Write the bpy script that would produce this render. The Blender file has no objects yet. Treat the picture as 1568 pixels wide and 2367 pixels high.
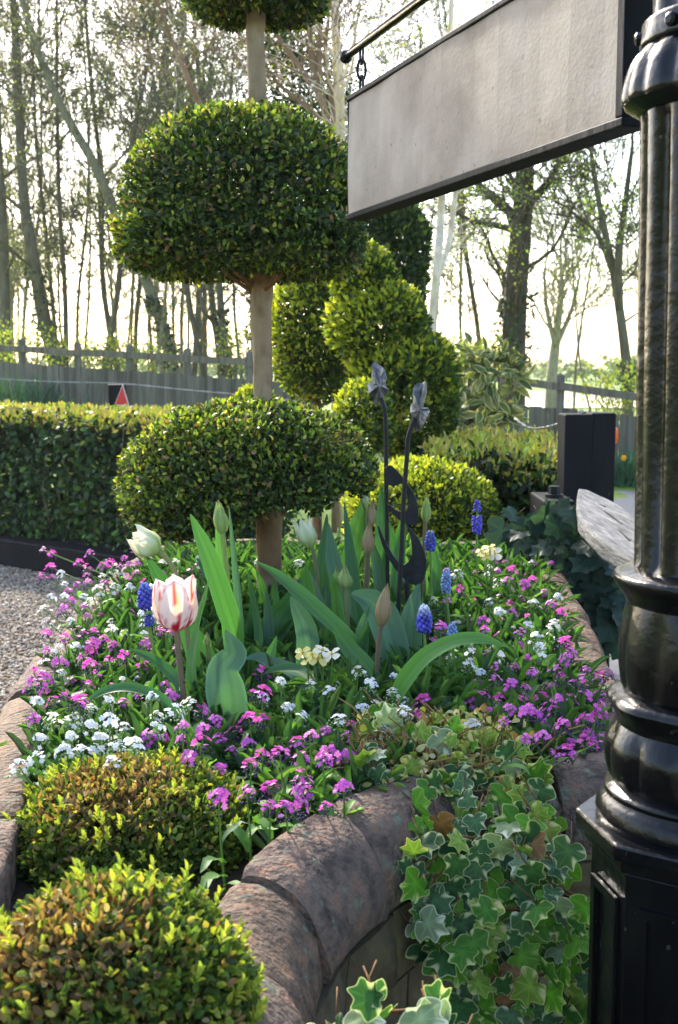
import bpy, math, random
import numpy as np
from mathutils import Vector, Matrix

# ------------------------------------------------------------------ camera, sky, sun, exposure
scn = bpy.context.scene
col = scn.collection
F = 2787.0                       # focal length in pixels of a 1568 x 2367 view
CX, CY = 784.0, 1183.5
PITCH = math.radians(6.85)
CAMZ = 1.5
cam_d = bpy.data.cameras.new('camera')
cam_d.sensor_fit = 'VERTICAL'
cam_d.sensor_height = 23.6
cam_d.lens = F / 2367.0 * 23.6
cam_d.clip_start = 0.05
cam_d.clip_end = 3000
cam_d.dof.use_dof = True
cam_d.dof.focus_distance = 2.05
cam_d.dof.aperture_fstop = 8.0
cam = bpy.data.objects.new('camera', cam_d)
col.objects.link(cam)
cam.location = (0, 0, CAMZ)
cam.rotation_euler = (math.pi / 2 - PITCH, 0, 0)
scn.camera = cam

SUN_EL, SUN_AZ = math.radians(34), math.radians(-24)   # azimuth from +Y, negative = left
w = bpy.data.worlds.new('World')
scn.world = w
w.use_nodes = True
wn = w.node_tree
sky = wn.nodes.new('ShaderNodeTexSky')
sky.sky_type = 'NISHITA'
sky.sun_disc = False
sky.sun_elevation = SUN_EL
sky.sun_rotation = SUN_AZ
sky.air_density = 1.0
sky.dust_density = 2.2
sky.ozone_density = 1.0
wn.links.new(sky.outputs[0], wn.nodes['Background'].inputs[0])
wn.nodes['Background'].inputs[1].default_value = 0.15
sd = bpy.data.lights.new('sun', 'SUN')
sd.energy = 2.6
sd.angle = math.radians(3.0)
sd.color = (1.0, 0.93, 0.80)
so = bpy.data.objects.new('sun', sd)
col.objects.link(so)
sdir = Vector((math.sin(SUN_AZ) * math.cos(SUN_EL), math.cos(SUN_AZ) * math.cos(SUN_EL), math.sin(SUN_EL)))
so.rotation_euler = sdir.to_track_quat('Z', 'Y').to_euler()
so.location = (0, 0, 20)
scn.view_settings.view_transform = 'Standard'
scn.view_settings.look = 'None'
scn.view_settings.gamma = 1.0
scn.view_settings.exposure = 2.0
scn.view_settings.use_curve_mapping = False
scn.cycles.max_bounces = 6
scn.cycles.transparent_max_bounces = 8
scn.cycles.use_denoising = True
scn.cycles.caustics_reflective = False
scn.cycles.caustics_refractive = False

# ------------------------------------------------------------------ helpers
R = random.Random(7)
NR = np.random.default_rng(11)
cp_, sp_ = math.cos(PITCH), math.sin(PITCH)

def ray(x, y):
    xc, yc = (x - CX) / F, -(y - CY) / F
    return Vector((xc, cp_ + yc * sp_, -sp_ + yc * cp_))

def atY(x, y, Y):
    d = ray(x, y)
    return Vector((0, 0, CAMZ)) + d * (Y / d.y)

def atZ(x, y, z):
    d = ray(x, y)
    return Vector((0, 0, CAMZ)) + d * ((z - CAMZ) / d.z)

def pxm(Y):                       # metres per view pixel at distance Y
    return Y * 1.01 / F

def project(P):
    P = np.asarray(P)
    dx, dy, dz = P[:, 0], P[:, 1], P[:, 2] - CAMZ
    f = dy * cp_ - dz * sp_
    u = dy * sp_ + dz * cp_
    return CX + F * dx / f, CY - F * u / f

def tag(o, label=None, cat=None, group=None, kind=None):
    if label: o['label'] = label
    if cat: o['category'] = cat
    if group: o['group'] = group
    if kind: o['kind'] = kind
    return o

def thing(name, label, cat, loc=(0, 0, 0), group=None):
    o = bpy.data.objects.new(name, None)
    o.empty_display_size = 0.05
    col.objects.link(o)
    o.location = loc
    return tag(o, label, cat, group)

def wloc(o):
    v = Vector((0, 0, 0))
    while o is not None:
        v += o.location
        o = o.parent
    return v

def link(name, me, parent=None, loc=None):
    o = bpy.data.objects.new(name, me)
    col.objects.link(o)
    if parent is not None: o.parent = parent
    if loc is not None: o.location = loc
    return o

def np_mesh(name, V, T, C=None, mat=None, smooth=False):
    me = bpy.data.meshes.new(name)
    V = np.asarray(V, dtype=np.float32); T = np.asarray(T, dtype=np.int32)
    me.vertices.add(len(V)); me.vertices.foreach_set('co', V.ravel())
    k = T.shape[1]
    me.loops.add(T.size); me.loops.foreach_set('vertex_index', T.ravel())
    me.polygons.add(len(T)); me.polygons.foreach_set('loop_start', np.arange(0, T.size, k, dtype=np.int32))
    if smooth: me.polygons.foreach_set('use_smooth', np.ones(len(T), dtype=bool))
    me.update(calc_edges=True)
    if C is not None:
        a = me.color_attributes.new('Col', 'FLOAT_COLOR', 'POINT')
        cc = np.ones((len(V), 4), dtype=np.float32); cc[:, :3] = C
        a.data.foreach_set('color', cc.ravel())
    if mat: me.materials.append(mat)
    return me

class MB:
    def __init__(s): s.v, s.f, s.c = [], [], []
    def add(s, vs, fs, c=(1, 1, 1)):
        b = len(s.v); s.v += [tuple(p) for p in vs]
        s.f += [tuple(i + b for i in f) for f in fs]
        if callable(c): s.c += [c(p) for p in vs]
        elif isinstance(c, list): s.c += c
        else: s.c += [c] * len(vs)
        return s
    def box(s, lo, hi, c=(1, 1, 1)):
        x0, y0, z0 = lo; x1, y1, z1 = hi
        return s.add([(x0,y0,z0),(x1,y0,z0),(x1,y1,z0),(x0,y1,z0),(x0,y0,z1),(x1,y0,z1),(x1,y1,z1),(x0,y1,z1)],
                     [(0,3,2,1),(4,5,6,7),(0,1,5,4),(1,2,6,5),(2,3,7,6),(3,0,4,7)], c)
    def obox(s, p, d, half_w, half_h, L, c=(1, 1, 1), up=Vector((0, 0, 1))):
        d = Vector(d).normalized(); sdv = d.cross(up).normalized(); u = sdv.cross(d)
        p = Vector(p); q = p + d * L
        vs = []
        for e in (p, q):
            for a, b in ((-1,-1),(1,-1),(1,1),(-1,1)):
                vs.append(e + sdv * a * half_w + u * b * half_h)
        return s.add(vs, [(0,1,2,3),(7,6,5,4),(0,4,5,1),(1,5,6,2),(2,6,7,3),(3,7,4,0)], c)
    def tube(s, pts, rad, n=6, c=(1, 1, 1), cap=True):
        pts = [Vector(p) for p in pts]
        if not isinstance(rad, (list, tuple)): rad = [rad] * len(pts)
        vs, fs, cs = [], [], []
        ref = None
        for i, p in enumerate(pts):
            d = (pts[min(i+1, len(pts)-1)] - pts[max(i-1, 0)])
            if d.length < 1e-9: d = Vector((0, 0, 1))
            d.normalize()
            if ref is None:
                ref = d.orthogonal().normalized()
            else:
                ref = ref - d * ref.dot(d)
                if ref.length < 1e-6: ref = d.orthogonal()
                ref.normalize()
            b = d.cross(ref)
            cc = c[i] if isinstance(c, list) else c
            for k in range(n):
                a = 2 * math.pi * k / n
                vs.append(p + (ref * math.cos(a) + b * math.sin(a)) * rad[i]); cs.append(cc)
        for i in range(len(pts) - 1):
            for k in range(n):
                k2 = (k + 1) % n
                fs.append((i*n+k, i*n+k2, (i+1)*n+k2, (i+1)*n+k))
        if cap:
            fs.append(tuple(range(n-1, -1, -1))); fs.append(tuple((len(pts)-1)*n + k for k in range(n)))
        return s.add(vs, fs, cs)
    def mesh(s, name, mat, off=Vector((0, 0, 0)), smooth=False):
        me = bpy.data.meshes.new(name)
        me.from_pydata([(v[0]-off[0], v[1]-off[1], v[2]-off[2]) for v in s.v], [], s.f)
        if smooth: me.polygons.foreach_set('use_smooth', [True] * len(me.polygons))
        a = me.color_attributes.new('Col', 'FLOAT_COLOR', 'POINT')
        cc = np.ones((len(s.v), 4), dtype=np.float32)
        if s.v: cc[:, :3] = np.array(s.c)[:, :3]
        a.data.foreach_set('color', cc.ravel())
        me.materials.append(mat); me.update()
        return me
    def obj(s, name, mat, parent=None, smooth=False):
        off = wloc(parent) if parent is not None else Vector((0, 0, 0))
        return link(name, s.mesh(name, mat, off, smooth), parent)

def autosmooth(o, ang=40):
    m = o.modifiers.new('es', 'EDGE_SPLIT'); m.split_angle = math.radians(ang)
    for p in o.data.polygons: p.use_smooth = True
    return o

def bevel(o, wdt=0.004, seg=2):
    m = o.modifiers.new('bevel', 'BEVEL'); m.width = wdt; m.segments = seg; m.limit_method = 'ANGLE'
    return o

def catmull(P, n):
    P = [Vector(p) for p in P]
    out = []
    for i in range(len(P) - 1):
        p0, p1, p2, p3 = P[max(i-1, 0)], P[i], P[i+1], P[min(i+2, len(P)-1)]
        for k in range(n):
            t = k / n
            out.append(0.5 * ((2*p1) + (p2-p0)*t + (2*p0-5*p1+4*p2-p3)*t*t + (3*p1-p0-3*p2+p3)*t**3))
    out.append(P[-1])
    return out

def lerp(a, b, t): return a + (b - a) * t
def interp(x, xs, ys): return float(np.interp(x, xs, ys))
def nz(p, s=1.0, o=0.0):          # cheap smooth noise, about -1..1
    x, y, z = p[0]*s+o, p[1]*s+o*1.7, p[2]*s-o
    return (math.sin(x*1.3+1.7*math.sin(y*.9+z*.4)) + math.sin(y*1.7+1.3*math.sin(z*1.1+x*.5)) + math.sin(z*1.5+1.5*math.sin(x*.8+y*.7))) / 3

def unit(A):
    return A / np.maximum(np.linalg.norm(A, axis=1, keepdims=True), 1e-9)

# ------------------------------------------------------------------ materials
def nodes_of(name):
    m = bpy.data.materials.new(name); m.use_nodes = True
    nt = m.node_tree
    return m, nt, nt.nodes['Principled BSDF'], nt.nodes['Material Output']

def leaf_mat(name, rough=0.4, transl=0.35, spec=0.4, tint=(1.15, 1.2, 0.55)):
    m, nt, b, out = nodes_of(name)
    at = nt.nodes.new('ShaderNodeAttribute'); at.attribute_name = 'Col'
    nt.links.new(at.outputs['Color'], b.inputs['Base Color'])
    b.inputs['Roughness'].default_value = rough
    b.inputs['Specular IOR Level'].default_value = spec
    if transl > 0:
        tr = nt.nodes.new('ShaderNodeBsdfTranslucent')
        mu = nt.nodes.new('ShaderNodeMix'); mu.data_type = 'RGBA'; mu.blend_type = 'MULTIPLY'
        mu.inputs['Factor'].default_value = 1.0
        nt.links.new(at.outputs['Color'], mu.inputs['A']); mu.inputs['B'].default_value = (*[t * 1.5 for t in tint], 1)
        nt.links.new(mu.outputs['Result'], tr.inputs['Color'])
        mx = nt.nodes.new('ShaderNodeMixShader'); mx.inputs[0].default_value = transl
        nt.links.new(b.outputs[0], mx.inputs[1]); nt.links.new(tr.outputs[0], mx.inputs[2])
        nt.links.new(mx.outputs[0], out.inputs['Surface'])
    return m

def ramp(nt, fac, stops):
    r = nt.nodes.new('ShaderNodeValToRGB')
    while len(r.color_ramp.elements) < len(stops): r.color_ramp.elements.new(0.5)
    for e, (p, c) in zip(r.color_ramp.elements, stops):
        e.position = p; e.color = (*c, 1)
    nt.links.new(fac, r.inputs[0])
    return r.outputs[0]

def rock_mat(name, stops, scale=20, rough=0.85, bump=0.4, bscale=60, spec=0.25, detail=8, attr=False, metallic=0.0, stretch=None, dist=0.01, speck=None, coat=0.0):
    m, nt, b, out = nodes_of(name)
    tc = nt.nodes.new('ShaderNodeTexCoord')
    vec = tc.outputs['Object']
    if stretch:
        mp = nt.nodes.new('ShaderNodeMapping'); mp.inputs['Scale'].default_value = stretch
        nt.links.new(vec, mp.inputs['Vector']); vec = mp.outputs[0]
    n = nt.nodes.new('ShaderNodeTexNoise'); n.inputs['Scale'].default_value = scale; n.inputs['Detail'].default_value = detail; n.inputs['Roughness'].default_value = 0.62
    nt.links.new(vec, n.inputs['Vector'])
    c = ramp(nt, n.outputs['Fac'], stops)
    if attr:
        at = nt.nodes.new('ShaderNodeAttribute'); at.attribute_name = 'Col'
        mu = nt.nodes.new('ShaderNodeMix'); mu.data_type = 'RGBA'; mu.blend_type = 'MULTIPLY'; mu.inputs['Factor'].default_value = 1
        nt.links.new(c, mu.inputs['A']); nt.links.new(at.outputs['Color'], mu.inputs['B']); c = mu.outputs['Result']
    if speck:
        n3 = nt.nodes.new('ShaderNodeTexNoise'); n3.inputs['Scale'].default_value = speck[0]; n3.inputs['Detail'].default_value = 6
        nt.links.new(vec, n3.inputs['Vector'])
        f = ramp(nt, n3.outputs['Fac'], [(speck[1], (0, 0, 0)), (min(speck[1] + .08, 1), (1, 1, 1))])
        mu = nt.nodes.new('ShaderNodeMix'); mu.data_type = 'RGBA'
        nt.links.new(f, mu.inputs['Factor']); nt.links.new(c, mu.inputs['A']); mu.inputs['B'].default_value = (*speck[2], 1); c = mu.outputs['Result']
    nt.links.new(c, b.inputs['Base Color'])
    b.inputs['Roughness'].default_value = rough; b.inputs['Specular IOR Level'].default_value = spec
    b.inputs['Metallic'].default_value = metallic
    b.inputs['Coat Weight'].default_value = coat; b.inputs['Coat Roughness'].default_value = 0.12
    if bump > 0:
        n2 = nt.nodes.new('ShaderNodeTexNoise'); n2.inputs['Scale'].default_value = bscale; n2.inputs['Detail'].default_value = 6
        nt.links.new(vec, n2.inputs['Vector'])
        bp = nt.nodes.new('ShaderNodeBump'); bp.inputs['Strength'].default_value = bump; bp.inputs['Distance'].default_value = dist
        nt.links.new(n2.outputs['Fac'], bp.inputs['Height']); nt.links.new(bp.outputs[0], b.inputs['Normal'])
    return m

M = {}
M['leaf'] = leaf_mat('leaf', 0.42, 0.34, 0.22)
M['ivy'] = leaf_mat('ivy', 0.5, 0.25, 0.18, (1.0, 1.15, 0.5))
M['leaf_dense'] = leaf_mat('leaf_dense', 0.42, 0.18, 0.22)
M['leaf_matt'] = leaf_mat('leaf_matt', 0.55, 0.35, 0.2)
M['leaf_bright'] = leaf_mat('leaf_bright', 0.5, 0.5, 0.3)
M['tulip_leaf'] = leaf_mat('tulip_leaf', 0.45, 0.25, 0.2, (0.85, 1.15, 0.45))
M['petal'] = leaf_mat('petal', 0.5, 0.35, 0.3, (0.68, 0.62, 0.6))
M['floret'] = leaf_mat('floret', 0.55, 0.2, 0.3, (0.66, 0.6, 0.66))
M['bark'] = rock_mat('bark', [(0.3, (.13, .115, .085)), (0.55, (.22, .20, .15)), (0.75, (.30, .28, .22))], 14, .9, .6, 30, stretch=(1, 1, .25), attr=True)
M['topiary_bark'] = rock_mat('topiary_bark', [(0.25, (.13, .08, .045)), (0.5, (.26, .185, .115)), (0.75, (.35, .27, .18))], 22, .85, .7, 50, stretch=(1, 1, .5), attr=True, dist=.006)
M['soil'] = rock_mat('soil', [(0.3, (.012, .009, .006)), (0.7, (.05, .035, .022))], 40, .95, .9, 90, dist=.03)
M['stone'] = rock_mat('stone', [(0.28, (.03, .023, .019)), (0.42, (.09, .065, .052)), (0.55, (.155, .108, .082)), (0.66, (.21, .115, .075)), (0.8, (.25, .20, .145))], 26, .85, 1.0, 110, dist=.010, attr=True, detail=12, speck=(38, .60, (.15, .16, .11)))
M['mortar'] = rock_mat('mortar', [(0.3, (.24, .185, .12)), (0.7, (.40, .33, .23))], 40, .95, .8, 150, dist=.004)
M['wall_stone'] = rock_mat('wall_stone', [(0.25, (.045, .04, .025)), (0.55, (.12, .10, .06)), (0.8, (.22, .18, .11))], 14, .9, .8, 70, attr=True, dist=.006, speck=(18, .6, (.09, .10, .03)))
M['gravel_bed'] = rock_mat('gravel_bed', [(0.35, (.05, .042, .034)), (0.5, (.15, .125, .095)), (0.65, (.32, .27, .20))], 110, .95, 1.0, 110, dist=.02)
M['pebble'] = rock_mat('pebble', [(0.3, (.75, .75, .75)), (0.7, (1.1, 1.1, 1.1))], 60, .8, 0.2, 200, attr=True)
M['asphalt'] = rock_mat('asphalt', [(0.3, (.14, .135, .13)), (0.55, (.22, .21, .20)), (0.75, (.33, .31, .29))], 60, .9, .8, 80, dist=.008)
M['grass_ground'] = rock_mat('grass_ground', [(0.3, (.10, .16, .025)), (0.7, (.20, .27, .05))], 1.5, .95, .6, 8, dist=.05)
M['black_paint'] = rock_mat('black_paint', [(0.3, (.005, .005, .006)), (0.7, (.013, .013, .015))], 14, .6, .45, 40, spec=.10, stretch=(1, 1, .2), attr=True, dist=.004, speck=(60, .74, (.2, .18, .15)))
M['cast_iron'] = rock_mat('cast_iron', [(0.35, (.002, .0022, .003)), (0.65, (.005, .005, .006)), (0.8, (.016, .008, .005))], 9, .2, .26, 60, spec=.3, dist=.006, coat=.0, detail=10, speck=(70, .69, (.10, .09, .08)))
M['iron'] = rock_mat('iron', [(0.35, (.005, .006, .008)), (0.6, (.012, .0135, .017)), (0.8, (.035, .025, .018))], 30, .5, .3, 120, spec=.22, dist=.003, attr=True)
M['lead_leaf'] = rock_mat('lead_leaf', [(0.3, (.03, .03, .035)), (0.5, (.13, .125, .125)), (0.70, (.36, .35, .34))], 45, .4, .5, 120, spec=.5, metallic=.4, dist=.004)
M['sign_face'] = rock_mat('sign_face', [(0.3, (.20, .155, .12)), (0.45, (.29, .235, .19)), (0.6, (.36, .295, .245)), (0.75, (.41, .355, .31))], 6, .75, .25, 160, spec=.25, detail=12, dist=.002, speck=(70, .66, (.19, .155, .13)))
M['fence_wood'] = rock_mat('fence_wood', [(0.25, (.075, .067, .055)), (0.5, (.15, .135, .108)), (0.75, (.24, .218, .175))], 9, .9, .5, 30, stretch=(2, 2, .12), attr=True)
M['old_wood'] = rock_mat('old_wood', [(0.25, (.045, .045, .046)), (0.5, (.13, .13, .132)), (0.75, (.24, .24, .24))], 16, .85, .9, 26, spec=.12, stretch=(3.5, .35, 3), attr=True, dist=.012)
M['wire'] = rock_mat('wire', [(0.3, (.15, .15, .16)), (0.7, (.32, .32, .32))], 60, .4, .2, 100, metallic=.7)
M['red'] = rock_mat('red', [(0.3, (.55, .012, .015)), (0.7, (.72, .02, .02))], 60, .25, .1, 200, spec=.5)
M['white_paint'] = rock_mat('white_paint', [(0.3, (.62, .62, .60)), (0.7, (.78, .78, .76))], 20, .5, .1, 80)
M['orange'] = rock_mat('orange', [(0.3, (.75, .12, .01)), (0.7, (.9, .2, .02))], 40, .3, .1, 100)
M['water'] = rock_mat('water', [(0.3, (.10, .11, .10)), (0.7, (.16, .17, .16))], 1, .08, .15, .8, spec=.6, dist=.05)

# ------------------------------------------------------------------ leaves in bulk
HEX = (np.array([(0,0,0),(.28,-.46,.1),(.28,.46,.1),(.66,-.42,.08),(.66,.42,.08),(1,0,-.06)]),
       np.array([(0,2,1),(1,2,4),(1,4,3),(3,4,5)]))
DIA = (np.array([(0,0,0),(.45,-.5,.12),(.45,.5,.12),(1,0,-.05)]), np.array([(0,2,3),(0,3,1)]))
RIB = (np.array([(0,0,0),(.30,0,-.10),(.66,0,-.12),(1,0,-.2),(.22,-.40,.05),(.60,-.46,.05),(.22,.40,.05),(.60,.46,.05),(.86,-.25,-.04),(.86,.25,-.04)]),
       np.array([(0,1,4),(4,1,2),(4,2,5),(5,2,8),(8,2,3),(0,6,1),(6,2,1),(6,7,2),(7,9,2),(9,3,2)]))
BLADE = (np.array([(0,-.5,0),(0,.5,0),(.4,-.5,.0),(.4,.5,.0),(.75,-.38,-.02),(.75,.38,-.02),(1,0,-.1)]),
         np.array([(0,1,3),(0,3,2),(2,3,5),(2,5,4),(4,5,6)]))

def leaf_arrays(P, A, N, L, W, C, tpl=HEX, lift=1.0):
    tv, tt = tpl
    P = np.asarray(P, float); n = len(P)
    A = unit(np.asarray(A, float)); B = unit(np.cross(A, np.asarray(N, float))); N2 = np.cross(B, A)
    L = np.broadcast_to(L, n)[:, None, None]; W = np.broadcast_to(W, n)[:, None, None]
    V = P[:, None, :] + A[:, None, :] * tv[None, :, 0:1] * L + B[:, None, :] * tv[None, :, 1:2] * W + N2[:, None, :] * tv[None, :, 2:3] * L * lift
    k = len(tv)
    T = (tt[None, :, :] + (np.arange(n) * k)[:, None, None]).reshape(-1, 3)
    CC = np.repeat(np.asarray(C, float), k, axis=0)
    return V.reshape(-1, 3), T, CC

def merge(parts):
    Vs, Ts, Cs, b = [], [], [], 0
    for V, T, C in parts:
        Vs.append(V); Ts.append(T + b); Cs.append(C); b += len(V)
    return np.concatenate(Vs), np.concatenate(Ts), np.concatenate(Cs)

def leaf_obj(name, arrs, mat, parent=None, kind='stuff'):
    V, T, C = arrs
    if parent is not None: V = V - np.array(wloc(parent))
    o = link(name, np_mesh(name, V, T, C, mat), parent)
    if kind: o['kind'] = kind
    return o

def pick(cols, probs, n, jit=0.25):
    cols = np.array(cols, float); p = np.array(probs, float); p /= p.sum()
    i = NR.choice(len(cols), n, p=p)
    return cols[i] * (1 + NR.uniform(-jit, jit, (n, 1)))

def blob_points(blobs, dens, depth=(.86, 1.03), bump=.05, bs=3.0, clip=None):
    """points and outward normals on a union of super-ellipsoids: (centre, (rx,ry,rz_top,rz_bottom), power)"""
    Ps, Ns, Hs = [], [], []
    for bi, (c, r, pw) in enumerate(blobs):
        rx, ry, rt, rb = r
        area = 4 * math.pi * ((((rx*ry)**1.6 + (rx*(rt+rb)/2)**1.6 + (ry*(rt+rb)/2)**1.6) / 3) ** (1/1.6))
        n = int(area * dens)
        d = unit(NR.normal(size=(n, 3)))
        if isinstance(pw, tuple): pw = np.where(d[:, 2] > 0, pw[0], pw[1])
        pw = np.broadcast_to(pw, n)
        q = (np.abs(d) ** pw[:, None]).sum(1) ** (1 / pw)
        d = d / q[:, None]
        rz = np.where(d[:, 2] > 0, rt, rb)
        ph = NR.uniform(0, 6, 6)
        bm = 1 + bump * (np.sin(d[:,0]*bs*2+ph[0]) * np.sin(d[:,1]*bs*2+ph[1]) + np.sin(d[:,2]*bs*2.6+ph[2]) * np.sin((d[:,0]+d[:,1])*bs*1.5+ph[3])) * .5
        s = NR.uniform(depth[0], depth[1], n) ** 1.0 * bm
        P = np.stack([d[:,0]*rx*s, d[:,1]*ry*s, d[:,2]*rz*s], 1) + np.array(c)
        g = np.sign(d) * np.abs(d) ** (pw[:, None] - 1)
        N = unit(np.stack([g[:,0]/rx, g[:,1]/ry, g[:,2]/rz], 1))
        keep = np.ones(n, bool)
        for bj, (c2, r2, pw2) in enumerate(blobs):
            if bj == bi: continue
            e = P - np.array(c2)
            rz2 = np.where(e[:, 2] > 0, r2[2], r2[3])
            v = (np.abs(e[:,0]/r2[0])**pw2 + np.abs(e[:,1]/r2[1])**pw2 + np.abs(e[:,2]/rz2)**pw2) ** (1/pw2)
            keep &= v > .86
        Ps.append(P[keep]); Ns.append(N[keep]); Hs.append(d[keep, 2])
    P, N, H = np.concatenate(Ps), np.concatenate(Ns), np.concatenate(Hs)
    if clip is not None:
        k = clip(P); P, N, H = P[k], N[k], H[k]
    return P, N, H

def foliage(blobs, dens, L, W, colf, depth=(.84, 1.03), bump=.05, bs=3.0, out=.6, up=.25, rnd=.9, tpl=HEX, clip=None, visible=True):
    P, N, H = blob_points(blobs, dens, depth, bump, bs, clip)
    if visible:                                   # leaves on the far side of a clipped shape are thinned, never removed
        tocam = unit(np.array([0, 0, CAMZ]) - P)
        k = ((N * tocam).sum(1) > -.25) | (NR.random(len(P)) < .45)
        P, N, H = P[k], N[k], H[k]
    n = len(P)
    A = N * out + np.array([0, 0, up]) + NR.normal(size=(n, 3)) * rnd * .6
    NN = N * .6 + NR.normal(size=(n, 3)) * .6 + np.array([0, 0, .3])
    return leaf_arrays(P, A, NN, L * NR.uniform(.65, 1.25, n), W * NR.uniform(.7, 1.2, n), colf(P, N, H), tpl)

# ------------------------------------------------------------------ ground, gravel, road, field, water
def sstep(a, b, x):
    t = min(max((x - a) / (b - a), 0), 1); return t * t * (3 - 2 * t)
def hgt(x, y):
    h = .66 * sstep(11, 18.5, y) * min(max((3.2 - x) / 8.5, 0), 1.3)
    h *= 1 - sstep(22, 50, y)
    return h - .25 * sstep(20, 50, y) - .01
gm = MB()
xs = sorted(set([-1500, -600, -250, -120, -70, -45] + list(range(-32, 33, 2)) + [45, 70, 120, 250, 600, 1500]))
ys = sorted(set([-30, -8] + list(range(0, 60, 2)) + [70, 90, 120, 170, 250, 400, 700, 1200, 2200]))
gm.add([(x, y, hgt(x, y)) for y in ys for x in xs],
       [(j*len(xs)+i, j*len(xs)+i+1, (j+1)*len(xs)+i+1, (j+1)*len(xs)+i) for j in range(len(ys)-1) for i in range(len(xs)-1)])
tag(gm.obj('ground', M['grass_ground'], smooth=True), kind='structure')
g = MB(); g.add([(-8, -4, .0), (1.0, -4, .0), (1.0, 7.6, .0), (-1.4, 8.3, 0), (-2.65, 9.3, .0), (-8, 12.6, .0)], [(0, 1, 2, 3, 4, 5)])
tag(g.obj('gravel_yard', M['gravel_bed']), kind='structure')
g = MB(); g.add([(1.0, -4, .0), (14, -4, 0), (14, 10.9, 0), (2.6, 15.2, .0), (1.0, 9, 0)], [(0, 1, 2, 3, 4)])
tag(g.obj('road', M['asphalt']), kind='structure')
g = MB(); g.add([(7, 52, -.22), (30, 50, -.22), (34, 88, -.22), (9, 90, -.22)], [(0, 1, 2, 3)])
tag(g.obj('pond', M['water']), kind='structure')

ICO_V = []
ph = (1 + 5 ** .5) / 2
for a, b in ((-1, ph), (1, ph), (-1, -ph), (1, -ph)): ICO_V.append((a, b, 0))
for a, b in ((-1, ph), (1, ph), (-1, -ph), (1, -ph)): ICO_V.append((0, a, b))
for a, b in ((-1, ph), (1, ph), (-1, -ph), (1, -ph)): ICO_V.append((b, 0, a))
ICO_V = unit(np.array(ICO_V))
ICO_F = np.array([(0,11,5),(0,5,1),(0,1,7),(0,7,10),(0,10,11),(1,5,9),(5,11,4),(11,10,2),(10,7,6),(7,1,8),(3,9,4),(3,4,2),(3,2,6),(3,6,8),(3,8,9),(4,9,5),(2,4,11),(6,2,10),(8,6,7),(9,8,1)])
def ico_cloud(P, S, C):
    n = len(P)
    V = ICO_V[None] * S[:, None, :] * NR.uniform(.8, 1.2, (n, 12, 1))
    ang = NR.uniform(0, 6.28, n); ca, sa = np.cos(ang)[:, None], np.sin(ang)[:, None]
    V = np.stack([V[..., 0]*ca - V[..., 1]*sa, V[..., 0]*sa + V[..., 1]*ca, V[..., 2]], 2) + P[:, None, :]
    T = (ICO_F[None] + (np.arange(n) * 12)[:, None, None]).reshape(-1, 3)
    return V.reshape(-1, 3), T, np.repeat(C, 12, axis=0)
n = 60000
P = np.stack([NR.uniform(-3.4, -.6, n), NR.uniform(4.6, 9.5, n), np.zeros(n)], 1)
px, py = project(P)
sel = (px > -90) & (px < 380) & (py > 1280) & (py < 1690) & (P[:, 1] < 9.2 - (P[:, 0] + 2.6) * .77 - .1)
P = P[sel][:17000]
n2 = 14000
P = np.concatenate([P, np.stack([NR.uniform(-1.9, -.68, n2), NR.uniform(1.0, 4.7, n2), np.zeros(n2)], 1)]); n = len(P)
S = NR.uniform(.006, .0135, (n, 1)) * NR.uniform(.7, 1.3, (n, 3)); S[:, 2] *= .7
P[:, 2] = S[:, 2] * .4 + .002
o = leaf_obj('gravel_stones', ico_cloud(P, S, pick([(.26,.20,.14),(.34,.27,.19),(.20,.16,.13),(.13,.12,.12),(.42,.35,.26),(.26,.16,.09),(.50,.46,.40)], [5,5,4,3,3,2,1.2], n, .2)), M['pebble'])
tag(o, 'beige and grey gravel chippings covering the yard left of the raised bed', 'gravel')

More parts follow.
